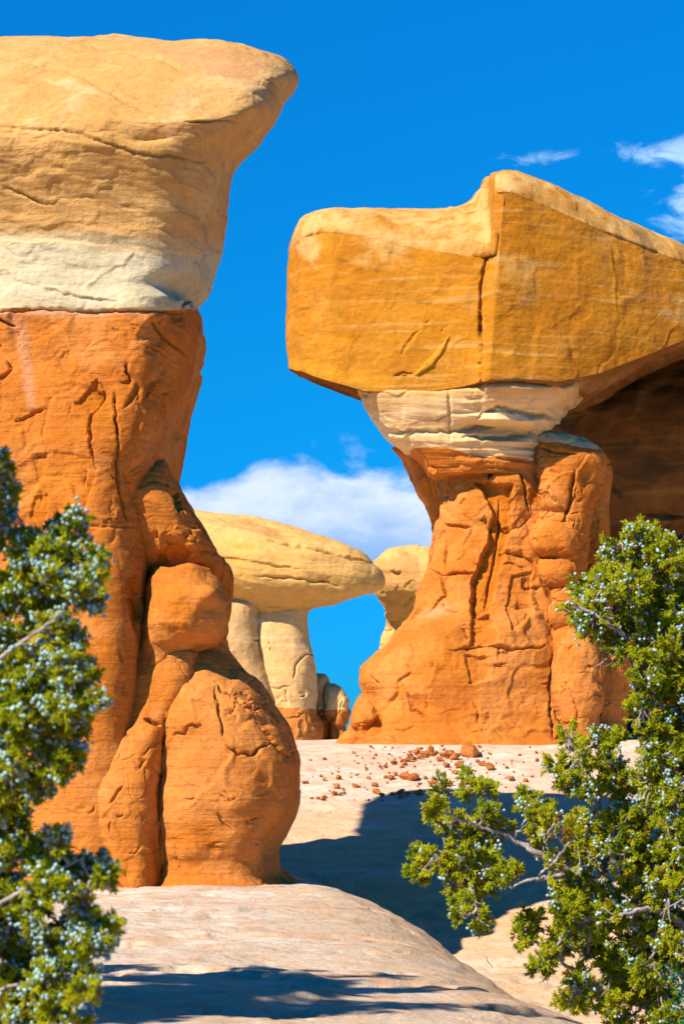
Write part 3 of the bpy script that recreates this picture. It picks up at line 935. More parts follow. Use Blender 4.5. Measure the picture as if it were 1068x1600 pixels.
def right_hoodoo():
    D = 45.0
    b0 = at(740, 1160, D)
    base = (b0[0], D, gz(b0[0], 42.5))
    root = thing('hoodoo', base, 'large hoodoo on the right with a square golden slab on an orange pillar', 'hoodoo', 'sandstone hoodoos')
    block_body(D, base, root)
    # pale collar under the slab
    rows = [(578, 590, 870, 0.9), (592, 562, 903, 1.25, 0.0), (612, 560, 908, 1.32, 0), (625, 566, 906, 1.34, 0), (640, 571, 892, 1.34, 0), (655, 577, 876, 1.3), (668, 584, 862, 1.25), (680, 594, 850, 1.2), (692, 607, 842, 1.1),
            (702, 622, 838, 1.05), (712, 640, 834, 1.0), (725, 655, 828, 0.9), (745, 668, 820, 0.8)]
    r = Rock(loft(rows, D - 0.75, 240, 420, 3.0))
    r.noise(0.12, 0.5, 3, 71)
    face = interp([(a_, b_) for a_, b_ in [(448, 2.0), (470, 1.1), (520, 0.55), (600, 0.25), (680, 0.0), (735, -0.22), (750, -0.30), (757, -0.48), (772, -0.58), (800, -0.56), (900, -0.2), (1000, 0.3)]], CX + r.P[:, 0] / 42.8 * F) + D - 2.2
    wt_ = (1 - ss(r.py, 598, 676)) * ss(-r.n[:, 1], 0.35, 0.8)
    r.P[:, 1] = r.P[:, 1] * (1 - wt_) + (face + 0.12 - 0.17 * ss(r.py, 600, 616)) * wt_
    ledge = ss(r.py, 612, 650) * ss(r.px, 690, 740)
    r.strata(0.035, 2.2, 0.08, 0, 72).strata(0.022, 6.0, 0.1, 0, 73)
    q = r.P.copy()
    r.d += 0.16 * ledge * fbm(q, 1.6, 3, 0.6, 74, (0.25, 0.25, 2.2))
    r.plates(0.10, 0.9, 75, (0.7, 0.7, 1.6), 0.05, 0.5)
    r.crack([(699, 610), (702, 650), (703, 690)], 2, 0.06, 2).crack([(590, 684), (640, 676), (700, 676), (800, 668)], 2.4, 0.07, 4)
    r.crack([(740, 655), (775, 640), (830, 650), (870, 655)], 3, 0.14, 4).crack([(720, 682), (780, 686), (838, 680)], 2.5, 0.12, 4)
    r.bump(790, 655, 60, 9, 0.18).bump(760, 672, 50, 6, -0.16).bump(740, 665, 18, 8, -0.14)
    r.attr['fresh'] = np.maximum(r.attr['fresh'], 0.85 * r.front * (1 - ss(r.py + 16 * fbm(r.P, 0.9, 4, 0.6, 79, (0.5, 0.5, 1)), 604, 642)))
    r.stain([(560, 608), (640, 608), (740, 600), (760, 612), (690, 630), (640, 628), (622, 648), (575, 644)], 'fresh', 0.45, 4, 8)
    lowred = lambda fc: (HY - fc[:, 2] / (D - 1.5) * F) > 702 + 14 * ss(CX + fc[:, 0] / fc[:, 1] * F, 690, 760) + 8 * fbm(fc, 0.8, 3, 0.5, 78)
    r.parts([('collar', M_WHITE, lambda fc: ~lowred(fc)), ('collar_underside', M_RED, lowred)], root, base)
    # shaded lump hanging behind the neck on the left
    rows = [(700, 612, 760, 0.5), (715, 624, 760, 0.9), (735, 636, 760, 1.0), (755, 642, 760, 1.0), (775, 652, 760, 0.9), (795, 663, 760, 0.8), (815, 672, 760, 0.6), (850, 685, 760, 0.4)]
    r = Rock(loft(rows, D + 1.6, 120, 160, 2.4))
    r.noise(0.10, 0.8, 4, 81).plates(0.1, 0.5, 82)
    r.parts([('hanging_lump', M_RED, None)], root, base)
    # main pillar
    rows = [(690, 668, 800, 1.0), (705, 660, 850, 1.2), (725, 668, 862, 1.3), (745, 680, 868, 1.36), (775, 684, 872, 1.4), (805, 682, 876, 1.44), (840, 672, 880, 1.5), (870, 664, 884, 1.6), (900, 654, 888, 1.7), (930, 644, 892, 1.8), (958, 636, 896, 1.92),
            (985, 618, 900, 2.05), (1010, 594, 904, 2.2), (1030, 570, 908, 2.3), (1046, 560, 910, 2.36), (1062, 560, 914, 2.4), (1080, 564, 916, 2.42), (1096, 566, 918, 2.46), (1112, 558, 920, 2.52), (1128, 548, 924, 2.6), (1145, 546, 930, 2.75),
            (1158, 536, 936, 3.0), (1168, 520, 945, 3.3), (1200, 500, 960, 3.6)]
    r = Rock(loft(rows, D, 480, 480, 2.7))
    r.noise(0.24, 0.34, 3, 91).noise(0.08, 1.0, 4, 92)
    r.plates(0.17, 1.3, 93, (1, 1, 0.7), 0.012, 0.6)
    r.plates(0.04, 0.5, 95, (1, 1, 1), 0.010, 0.5)
    r.strata(0.02, 2.4, 0.03, 0, 96)
    r.spall([(742, 752), (800, 760), (795, 830), (782, 880), (770, 930), (760, 960), (735, 965), (738, 900), (762, 845), (770, 800), (755, 770)], 0.22, 0.9, 2.2, 5)
    r.spall([(735, 965), (765, 965), (775, 1005), (735, 1010)], 0.12, 0.8, 2, 5)
    r.spall([(725, 1025), (762, 1028), (765, 1062), (735, 1068)], 0.08, 0.4, 2, 5)
    r.spall([(798, 900), (830, 890), (830, 960), (800, 990), (790, 950)], 0.08, 0.1, 2, 5)
    for c in ([(778, 780), (780, 820), (772, 870), (765, 905), (758, 950)], [(690, 900), (712, 895), (742, 893)], [(668, 888), (690, 900), (694, 930), (660, 960)], [(863, 1020), (860, 1080), (866, 1150)], [(690, 745), (688, 820), (696, 895)],
              [(688, 820), (735, 822)], [(780, 862), (815, 866), (840, 880)], [(700, 1020), (760, 1010), (800, 1018), (850, 1008)], [(640, 1080), (645, 1110), (670, 1125)], [(770, 715), (762, 745)], [(800, 720), (820, 760), (828, 800)],
              [(785, 700), (768, 735), (762, 750)]):
        r.crack(c, 1.9, 0.14, 4)
    r.random_cracks((570, 720, 900, 1150), 42, 97, 1.3, 0.06, (10, 45), 0.45)
    r.bump(588, 1132, 7, 14, -0.30).bump(575, 1060, 20, 22, 0.15).bump(650, 1080, 30, 20, 0.15).bump(690, 990, 30, 20, 0.12)
    r.stain([(690, 1000), (760, 1020), (755, 1060), (680, 1040)], 'fresh', 0.4, 8, 12)
    r.stain([(640, 960), (690, 945), (720, 950), (680, 965)], 'pale', 0.35, 6, 10)
    r.parts([('pillar', M_RED, None)], root, base)
    # lumpy column on the right of the pillar, pale on top
    rows = [(680, 842, 876, 0.25), (684, 834, 900, 0.5), (692, 830, 918, 0.7), (705, 829, 936, 0.85), (718, 828, 946, 0.95), (735, 828, 947, 1.0), (760, 829, 940, 1.0), (790, 830, 930, 0.98), (815, 831, 922, 0.95), (850, 834, 915, 0.9), (900, 838, 912, 0.9),
            (960, 842, 915, 1.0), (1010, 850, 930, 1.1)]
    r = Rock(loft(rows, D - 0.75, 280, 240, 2.3))
    r.noise(0.12, 0.7, 4, 101).plates(0.13, 0.65, 102, (1, 1, 0.9), 0.06)
    r.crack([(897, 735), (890, 790), (880, 818)], 3, 0.15, 3).crack([(845, 700), (870, 706), (905, 708)], 2, 0.08, 3)
    r.random_cracks((830, 700, 940, 860), 18, 103, 1.5, 0.05, (10, 30), 0.5)
    r.bump(920, 745, 14, 20, -0.15).bump(865, 770, 26, 20, 0.1).bump(870, 800, 30, 6, -0.1)
    pal = lambda fc: (HY - fc[:, 2] / D * F) < 706 + 7 * fbm(fc, 1.2, 4, 0.5, 104) + 0.15 * (CX + fc[:, 0] / fc[:, 1] * F - 870)
    r.parts([('pale_crust', M_WHITE, pal), ('side_column', M_RED, lambda fc: ~pal(fc))], root, base)
    # shaded strip between side column and the outer edge
    rows = [(715, 895, 940, 0.3), (725, 890, 951, 0.6), (760, 890, 950, 0.75), (800, 888, 948, 0.8), (850, 888, 949, 0.85), (900, 886, 955, 0.9), (950, 884, 957, 1.0), (1000, 880, 955, 1.2), (1060, 870, 962, 1.4), (1100, 870, 962, 1.4)]
    r = Rock(loft(rows, D + 0.15, 280, 180, 2.3))
    r.noise(0.12, 0.8, 4, 111).plates(0.12, 0.7, 112, (1, 1, 0.8), 0.06)
    r.parts([('side_column', M_RED, None)], root, base)
    # two stacked knobs
    for rows, dd, sd in (([(813, 850, 885, 0.1), (818, 836, 898, 0.35), (828, 829, 905, 0.5), (842, 826, 908, 0.58), (856, 828, 907, 0.56), (866, 834, 901, 0.45), (873, 846, 890, 0.25), (876, 858, 878, 0.1)], D - 1.35, 121),
                         ([(866, 850, 888, 0.1), (871, 840, 898, 0.3), (882, 833, 904, 0.48), (895, 832, 905, 0.54), (907, 838, 902, 0.5), (916, 848, 896, 0.36), (922, 862, 886, 0.12)], D - 1.25, 122)):
        r = Rock(loft(rows, dd, 120, 150, 2.3))
        r.noise(0.07, 1.2, 4, sd).plates(0.04, 0.4, sd + 20).noise(0.02, 4, 3, sd + 3)
        r.stain([(836, 825), (870, 820), (870, 860), (840, 862)], 'fresh', 0.5, 6, 8)
        r.parts([('knob', M_RED, None)], root, base)
    # lower lobes
    for rows, dd, sd in (([(975, 868, 900, 0.2), (990, 860, 925, 0.6), (1015, 855, 936, 0.95), (1050, 854, 940, 1.15), (1090, 856, 938, 1.2), (1120, 862, 930, 1.15), (1145, 868, 926, 1.15), (1175, 864, 930, 1.3)], D - 1.5, 131),
                         ([(950, 890, 930, 0.3), (985, 880, 950, 0.7), (1015, 880, 972, 1.0), (1050, 882, 983, 1.15), (1095, 884, 984, 1.2), (1130, 886, 979, 1.15), (1155, 886, 976, 1.2), (1185, 884, 980, 1.3)], D - 0.3, 132),
                         ([(935, 840, 880, 0.2), (950, 834, 905, 0.5), (968, 832, 915, 0.6), (985, 840, 905, 0.5), (995, 856, 890, 0.2)], D - 1.3, 133)):
        r = Rock(loft(rows, dd, 260, 200, 2.4))
        r.noise(0.12, 0.8, 4, sd).plates(0.09, 0.6, sd + 20, (1, 1, 0.9), 0.04).noise(0.02, 4, 3, sd + 3)
        r.random_cracks((860, 1000, 980, 1150), 10, sd + 7, 1.5, 0.05, (10, 35), 0.5)
        r.parts([('lobe', M_RED, None)], root, base)
    # small foot stone on the far left
    rows = [(1085, 562, 590, 0.2), (1100, 552, 600, 0.5), (1118, 546, 606, 0.7), (1132, 545, 590, 0.75), (1142, 552, 586, 0.7), (1152, 548, 590, 0.8), (1170, 540, 595, 0.9)]
    r = Rock(loft(rows, D - 1.2, 120, 140, 2.3))
    r.noise(0.10, 0.9, 4, 141).plates(0.1, 0.5, 142)
    r.parts([('lobe', M_RED, None)], root, base)


right_hoodoo()


# ------------------------------------------------------------------ rock wall behind the right hoodoo
def back_wall():
    D = 51.3
    b0 = at(1150, 1170, D)
    base = (b0[0], D, gz(b0[0], D) - 0.3)
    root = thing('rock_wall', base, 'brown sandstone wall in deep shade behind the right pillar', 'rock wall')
    rows = [(540, 940, 1500, 0.8), (560, 880, 1560, 2.0), (600, 845, 1600, 2.6), (660, 830, 1620, 2.9), (720, 840, 1640, 2.9), (780, 870, 1650, 2.8), (835, 905, 1660, 2.6), (860, 900, 1665, 2.7), (950, 890, 1670, 3.0), (1100, 880, 1680, 3.2), (1200, 870, 1690, 3.4)]
    r = Rock(loft(rows, D, 300, 320, 2.8))
    r.noise(0.75, 0.28, 4, 151).strata(0.10, 0.8, 0.12, 0, 152).plates(0.35, 1.6, 154, (0.7, 0.7, 1.1), 0.06)
    r.crack([(930, 838), (1000, 842), (1068, 834)], 5, 0.4, 4).crack([(1000, 800), (1040, 806), (1068, 806)], 2.5, 0.2, 3)
    r.parts([('wall_face', M_SHADE_BROWN, None)], root, base)


back_wall()


# ------------------------------------------------------------------ mushroom hoodoo in the distance
def mushroom():
    D = 75.0
    b0 = at(450, 1180, D)
    base = (b0[0], D, gz(b0[0], D))
    root = thing('hoodoo', base, 'distant mushroom hoodoo with a broad flat yellow cap seen through the gap', 'hoodoo', 'sandstone hoodoos')
    rows = [(802, 250, 330, 0.26, 1.6), (805, 170, 372, 0.77, 1.3), (812, 80, 415, 1.28, 1.0), (822, 20, 460, 1.73, 0.7), (836, -20, 502, 2.11, 0.4), (850, -40, 536, 2.37, 0.25), (864, -52, 570, 2.56, 0.1), (878, -60, 587, 2.69), (884, -62, 592, 2.72), (892, -62, 600, 2.75),
            (904, -60, 604, 2.75), (916, -55, 601, 2.69), (926, -45, 592, 2.56), (934, -20, 565, 2.37), (940, 20, 540, 2.11), (946, 60, 520, 1.86), (950, 250, 490, 1.6), (958, 335, 476, 1.28), (966, 350, 468, 1.0)]
    r = Rock(loft(rows, D, 280, 440, 2.3))
    r.noise(0.35, 0.2, 3, 161).noise(0.08, 0.8, 4, 162).strata(0.16, 0.7, 0.2, 0, 163).strata(0.07, 2.2, 0.2, 0, 164)
    r.plates(0.05, 1.0, 165, (0.4, 0.4, 1.4), 0.015, 0.5)
    r.crack([(420, 845), (480, 856), (530, 868), (584, 880)], 2.2, 0.22, 3).crack([(400, 900), (470, 905), (530, 912)], 2, 0.12, 4)
    r.crack([(320, 865), (400, 880), (480, 892)], 1.6, 0.08, 4)
    r.stain([(325, 806), (385, 812), (430, 828), (455, 842), (420, 840), (370, 824)], 'fresh', 0.55, 3, 6)
    r.stain([(345, 842), (390, 850), (420, 860), (380, 858)], 'pale', 0.9, 3, 4)
    r.parts([('cap', M_YELLOW, None)], root, base)
    specs = [([(935, 250, 420, 1.0), (960, 250, 408, 1.5), (985, 252, 408, 1.6), (1010, 256, 410, 1.7), (1040, 260, 418, 1.75), (1070, 262, 427, 1.8), (1100, 262, 433, 1.9), (1112, 262, 436, 1.9), (1150, 262, 438, 2.0), (1200, 260, 440, 2.1)], D - 0.9, 171, 2.6),
             ([(935, 380, 488, 0.8), (958, 380, 481, 1.2), (975, 378, 481, 1.3), (1000, 378, 484, 1.4), (1030, 380, 491, 1.5), (1055, 384, 497, 1.6), (1085, 388, 497, 1.65), (1105, 396, 494, 1.7), (1112, 394, 497, 1.8), (1140, 394, 503, 1.95), (1165, 394, 503, 2.0), (1200, 392, 504, 2.1)], D - 0.35, 172, 2.4),
             ([(1055, 492, 506, 0.15), (1062, 488, 512, 0.4), (1080, 486, 515, 0.6), (1110, 486, 516, 0.7), (1125, 488, 519, 0.75), (1160, 488, 521, 0.8), (1190, 488, 522, 0.8)], D + 0.6, 173, 2.3),
             ([(1069, 510, 522, 0.15), (1075, 506, 532, 0.4), (1088, 505, 541, 0.6), (1100, 505, 546, 0.7), (1112, 506, 545, 0.72), (1120, 508, 541, 0.7), (1132, 508, 540, 0.7), (1145, 508, 545, 0.8), (1155, 506, 556, 0.9), (1190, 505, 560, 1.0)], D + 0.2, 174, 2.3)]
    for rows, dd, sd, p in specs:
        r = Rock(loft(rows, dd, 220, 200, p))
        r.noise(0.14, 0.35, 3, sd).noise(0.05, 1.1, 4, sd + 20).strata(0.03, 1.4, 0.0, 0, sd + 30)
        low = ss(r.py, 1104, 1116)
        r.plates(0.30, 1.0, sd + 40, (1, 1, 1), 0.08, 0.5, low)
        r.random_cracks((355, 980, 545, 1170), 14, sd + 50, 1.1, 0.10, (10, 40), 0.8)
        if sd == 172:
            r.crack([(460, 1060), (462, 1040), (474, 1025), (478, 1022)], 1.6, 0.12, 2)
        red = lambda fc: (HY - fc[:, 2] / D * F) > 1107 + 5 * fbm(fc, 0.35, 3, 0.5, 179)
        r.parts([('stem', M_STEM, lambda fc: ~red(fc)), ('red_foot', M_RED, red)], root, base)


M_STEM = rock_mat('banded_cream_sandstone', [(0.25, (0.76, 0.42, 0.15)), (0.5, (0.83, 0.51, 0.21)), (0.75, (0.86, 0.57, 0.27))],
                  (0.6, 0.3, 0.08), (0.75, 0.4, 0.12), 0.15, [(6, 1.3, 0.7, (0.70, 0.34, 0.10)), (2, 3.6, 0.6, (0.84, 0.66, 0.44))], 0.14, 0.8, 12, weather=(0.3, 0.5, (0.80, 0.44, 0.14), (0.72, 0.40, 0.16)))
mushroom()


# ------------------------------------------------------------------ yellow outcrop glimpsed beside the pillar
def outcrop():
    D = 80.0
    b0 = at(640, 1170, D)
    base = (b0[0], D, gz(b0[0], D))
    root = thing('rock_outcrop', base, 'yellow stained outcrop with dark undercut between the mushroom cap and the right pillar', 'rock outcrop')
    rows = [(855, 625, 680, 0.3, 0.8), (858, 608, 720, 0.9, 0.5), (866, 595, 745, 1.5, 0.2), (878, 583, 760, 1.9), (895, 579, 770, 2.1), (915, 580, 775, 2.15), (928, 584, 775, 2.0), (940, 593, 775, 1.7, 0.2), (955, 600, 775, 1.3, 0.5), (968, 606, 775, 0.6, 2.1),
            (982, 605, 775, 0.6, 2.4), (996, 600, 775, 0.6, 2.5), (1012, 596, 775, 0.6, 2.5), (1060, 592, 775, 0.8, 2.5), (1180, 592, 775, 1.0, 2.5)]
    r = Rock(loft(rows, D, 220, 240, 2.3, 0.05))
    r.noise(0.2, 0.35, 4, 181).strata(0.05, 1.2, 0.15, 0, 182).plates(0.15, 0.8, 183, (1, 1, 0.7), 0.05)
    r.crack([(610, 893), (618, 897), (626, 893)], 2, 0.25, 1)
    r.stain([(586, 872), (640, 862), (660, 885), (650, 915), (590, 912)], 'fresh', 0.6, 5, 12)
    r.parts([('undercut_head', M_YELLOW, None)], root, base)


outcrop()


# ------------------------------------------------------------------ loose red stones on the far slope
def hit_ground(px, py):
    """where the line of sight through a photo pixel meets the slope"""
    ds = np.linspace(30, 52, 700)
    x, z = (px - CX) / F * ds, (HY - py) / F * ds
    g = ground_z(x, ds, True)
    k = np.nonzero(z <= g)[0]
    i = k[0] if len(k) else len(ds) - 40
    return float(x[i]), float(ds[i]), float(g[i])


def stone_mesh(seed):
    rg = random.Random(seed)
    bm = bmesh.new()
    for _ in range(rg.randint(13, 18)):
        v = Vector((rg.gauss(0, 1), rg.gauss(0, 1), rg.gauss(0, 1))).normalized()
        v = Vector((v.x * rg.uniform(0.42, 0.54), v.y * rg.uniform(0.36, 0.5), v.z * rg.uniform(0.3, 0.42)))
        bm.verts.new(v)
    bmesh.ops.convex_hull(bm, input=bm.verts)
    for v in [v for v in bm.verts if not v.link_faces]:
        bm.verts.remove(v)
    bmesh.ops.bevel(bm, geom=list(bm.edges), offset=0.008, segments=1, affect='EDGES')
    bmesh.ops.triangulate(bm, faces=bm.faces)
    me = bpy.data.meshes.new('stone')
    bm.to_mesh(me)
    bm.free()
    me.materials.append(M_STONE)
    return me


M_STONE = rock_mat('red_stone_rubble', [(0.25, (0.42, 0.11, 0.025)), (0.5, (0.54, 0.17, 0.045)), (0.75, (0.62, 0.24, 0.075))], (0.5, 0.2, 0.05), (0.6, 0.3, 0.2), 1.5, None, 0.2, 0.7, 9)


def stones():
    protos = []
    for k in range(9):
        o = bpy.data.objects.new('stone', stone_mesh(200 + k))
        protos.append(o)
    rg = random.Random(12)
    big = [(733, 1183, 27, 'biggest red stone of the rubble, flat-topped, at the right end of the top row'), (712, 1187, 17, 'upright red stone leaning against the biggest flat-topped stone'),
           (698, 1185, 16, 'pale-faced red stone at the left of the three big stones in the top row'), (634, 1219, 16, 'upright pointed red stone, left of the pair in the middle of the slope'),
           (645, 1220, 16, 'red stone tilted onto its corner, right of the pair in the middle of the slope'), (763, 1204, 14, 'lone blocky red stone lying right of and below the top row'),
           (752, 1197, 12, 'flat red stone lying just above the lone blocky stone'), (716, 1200, 12, 'flat red stone lying just below the three big stones'),
           (672, 1176, 13, 'highest flat red stone, at the top of the rubble near the pillar foot'), (677, 1226, 13, 'red stone lying right above the juniper tip on the slope'),
           (527, 1232, 11, 'red stone standing alone at the left side of the slope'), (522, 1243, 10, 'cubic red stone lowest at the left side of the slope')]
    small = [(640, 1184, 9), (650, 1180, 10), (655, 1186, 9), (663, 1184, 9), (668, 1182, 10), (676, 1182, 8), (680, 1179, 7), (685, 1190, 10), (628, 1192, 9), (638, 1190, 11), (646, 1188, 9), (616, 1195, 10), (627, 1200, 8), (632, 1196, 8), (602, 1200, 8), (593, 1200, 7),
             (610, 1218, 10), (617, 1212, 8), (603, 1217, 7), (697, 1199, 10), (710, 1210, 9), (556, 1231, 10), (585, 1230, 9), (575, 1218, 7), (588, 1241, 12), (596, 1245, 8), (613, 1243, 7), (626, 1241, 11), (625, 1247, 8), (636, 1245, 9), (654, 1242, 14), (530, 1243, 8), (537, 1241, 7),
             (503, 1250, 8), (496, 1250, 6), (507, 1247, 7), (487, 1250, 5), (529, 1218, 9), (507, 1220, 7), (694, 1243, 12), (797, 1220, 10), (820, 1222, 7), (762, 1239, 8), (770, 1238, 7), (700, 1228, 12), (791, 1201, 6), (640, 1176, 6), (653, 1174, 7), (748, 1168, 6), (690, 1167, 5), (587, 1181, 6),
             (552, 1178, 5), (507, 1188, 7), (475, 1225, 6), (480, 1224, 6), (664, 1218, 7), (655, 1227, 6), (720, 1192, 8), (690, 1182, 9), (705, 1179, 8), (660, 1178, 8), (745, 1192, 7), (860, 1208, 7), (838, 1190, 6), (880, 1195, 6)]
    for _ in range(150):
        u = rg.random()
        px, py = rg.gauss(660, 95), rg.gauss(1200, 24)
        if 472 < px < 1060 and 1166 < py < 1262:
            small.append((px, py, rg.choice((2.4, 2.8, 3.2, 3.6, 4.2, 5.0))))
    for i, (px, py, w, *lab) in enumerate([b for b in big] + small):
        x, d, z = hit_ground(px, py)
        s = w * d / F * 1.45
        o = protos[i % 9].copy()
        COL.objects.link(o)
        o.name = 'stone'
        o.scale = (s, s * rg.uniform(0.8, 1.1), s * rg.uniform(0.75, 1.05))
        o.rotation_euler = (rg.uniform(-0.35, 0.35), rg.uniform(-0.35, 0.35), rg.uniform(0, 6.28))
        o.location = (x, d, z + 0.26 * o.scale[2])
        if lab:
            tag(o, lab[0], 'stone', 'red stones on the pale slope')
        else:
            tag(o, 'small loose red stone scattered on the pale slope below the right pillar', 'stone', 'small loose red stones on the pale slope')
    for o in protos:
        bpy.data.objects.remove(o)


stones()


# ------------------------------------------------------------------ junipers
def leaf_mat(name, stops, trans=0.25):
    m = bpy.data.materials.new(name)
    m.use_nodes = True
    m.node_tree.nodes.clear()
    n = NT(m.node_tree)
    v = n.n('ShaderNodeAttribute', attribute_name='shade').outputs['Fac']
    col = n.ramp(v, stops)
    d = n.n('ShaderNodeBsdfPrincipled', {'Base Color': col, 'Roughness': 0.7})
    d.inputs['Specular IOR Level'].default_value = 0.2
    t = n.n('ShaderNodeBsdfTranslucent', {'Color': col})
    mx = n.n('ShaderNodeMixShader', {0: trans, 1: d.outputs[0], 2: t.outputs[0]})
    o = n.n('ShaderNodeOutputMaterial')
    m.node_tree.links.new(mx.outputs[0], o.inputs[0])
    return m


M_LEAF = leaf_mat('juniper_scale_leaves', [(0.0, (0.18, 0.26, 0.008)), (0.35, (0.42, 0.48, 0.010)), (0.75, (0.64, 0.64, 0.016)), (0.93, (0.72, 0.66, 0.03)), (1.0, (0.42, 0.20, 0.02))], 0.5)
M_LEAF2 = leaf_mat('dark_teal_leaves', [(0.0, (0.006, 0.05, 0.03)), (0.6, (0.012, 0.13, 0.075)), (1.0, (0.03, 0.24, 0.14))])


def plain_mat(name, c1, c2, scale, rough=0.8, bump=0.3, stretch=(1, 1, 1), attr=None):
    m = bpy.data.materials.new(name)
    m.use_nodes = True
    m.node_tree.nodes.clear()
    n = NT(m.node_tree)
    co = n.n('ShaderNodeTexCoord').outputs['Object']
    nz = n.noise(n.mapping(co, scale=stretch), scale, 5, 0.65)
    col = n.ramp(nz, [(0.32, c1), (0.68, c2)])
    bp = n.n('ShaderNodeBump', {'Strength': bump, 'Distance': 0.01, 'Height': nz})
    bs = n.n('ShaderNodeBsdfPrincipled', {'Base Color': col, 'Roughness': rough, 'Normal': bp.outputs[0]})
    bs.inputs['Specular IOR Level'].default_value = 0.25
    o = n.n('ShaderNodeOutputMaterial')
    m.node_tree.links.new(bs.outputs[0], o.inputs[0])
    return m


M_BARK = plain_mat('weathered_grey_bark', (0.20, 0.16, 0.14), (0.52, 0.45, 0.41), 45, 0.85, 0.6, (1, 1, 0.3))
M_BLUE_BERRY = plain_mat('waxy_blue_berry', (0.24, 0.40, 0.47), (0.44, 0.60, 0.64), 60, 0.55, 0.0)


M_TEAL_BERRY = plain_mat('waxy_pale_teal_berry', (0.24, 0.42, 0.42), (0.43, 0.62, 0.59), 60, 0.55, 0.0)


def tube(path, radii, sides=6):
    """verts and quads of a tapered tube along a path"""
    path = np.asarray(path, float)
    T = np.gradient(path, axis=0)
    T /= np.maximum(np.linalg.norm(T, axis=1, keepdims=True), 1e-9)
    ref = np.where(np.abs(T[:, 2:3]) < 0.9, np.array([[0, 0, 1.0]]), np.array([[1.0, 0, 0]]))
    A = np.cross(T, ref)
    A /= np.maximum(np.linalg.norm(A, axis=1, keepdims=True), 1e-9)
    B = np.cross(T, A)
    a = np.linspace(0, 2 * np.pi, sides, endpoint=False)
    V = path[:, None] + np.asarray(radii)[:, None, None] * (np.cos(a)[None, :, None] * A[:, None] + np.sin(a)[None, :, None] * B[:, None])
    f = grid_faces(len(path), sides, True)
    return V.reshape(-1, 3), f


class Bag:
    def __init__(s):
        s.v, s.f, s.a, s.n = [], [], [], 0

    def add(s, v, f, a=None):
        s.v.append(v)
        s.f.append(f + s.n)
        s.n += len(v)
        if a is not None:
            s.a.append(np.full(len(v), a))

    def build(s, name, mat, parent, base):
        if not s.v:
            return None
        at_ = {'shade': np.concatenate(s.a)} if s.a else None
        return mesh_obj(name, np.vstack(s.v), np.vstack(s.f), mat, parent, at_, True, base)


def spray_template(rg, cords=11, L=1.0, rad=0.085):
    """a tuft: a bent stem with stubby scale-leaved cords, tip of the tuft towards +Z"""
    V, Fc, n = [], [], 0
    for k in range(cords):
        t = k / (cords - 1)
        p0 = np.array((0.06 * math.sin(t * 5), 0.06 * math.cos(t * 4), 0.75 * t)) * L
        az = k * 2.4 + rg.uniform(-0.4, 0.4)
        up = rg.uniform(0.55, 1.15)
        d = np.array((math.cos(az), math.sin(az), up))
        d /= np.linalg.norm(d)
        ln = L * rg.uniform(0.32, 0.55)
        bend = np.array((0, 0, 0.3 * ln))
        path = np.array([p0, p0 + d * ln * 0.5, p0 + d * ln + bend * 0.6])
        v, f = tube(path, np.array((0.75, 1.0, 0.35)) * rad * L, 4)
        V.append(v)
        Fc.append(f + n)
        n += len(v)
    return np.vstack(V), np.vstack(Fc)


_ico = bmesh.new()
bmesh.ops.create_icosphere(_ico, subdivisions=2, radius=1.0)
ICO_V = np.array([v.co[:] for v in _ico.verts])
ICO_F = np.array([[v.index for v in f.verts] for f in _ico.faces])
_ico.free()


def rand_rot(rg, z):
    """rotation that takes +Z to z with a random spin"""
    z = z / max(np.linalg.norm(z), 1e-9)
    t = np.array((rg.gauss(0, 1), rg.gauss(0, 1), rg.gauss(0, 1)))
    x = np.cross(t, z)
    x /= max(np.linalg.norm(x), 1e-9)
    return np.stack([x, np.cross(z, x), z], 1)


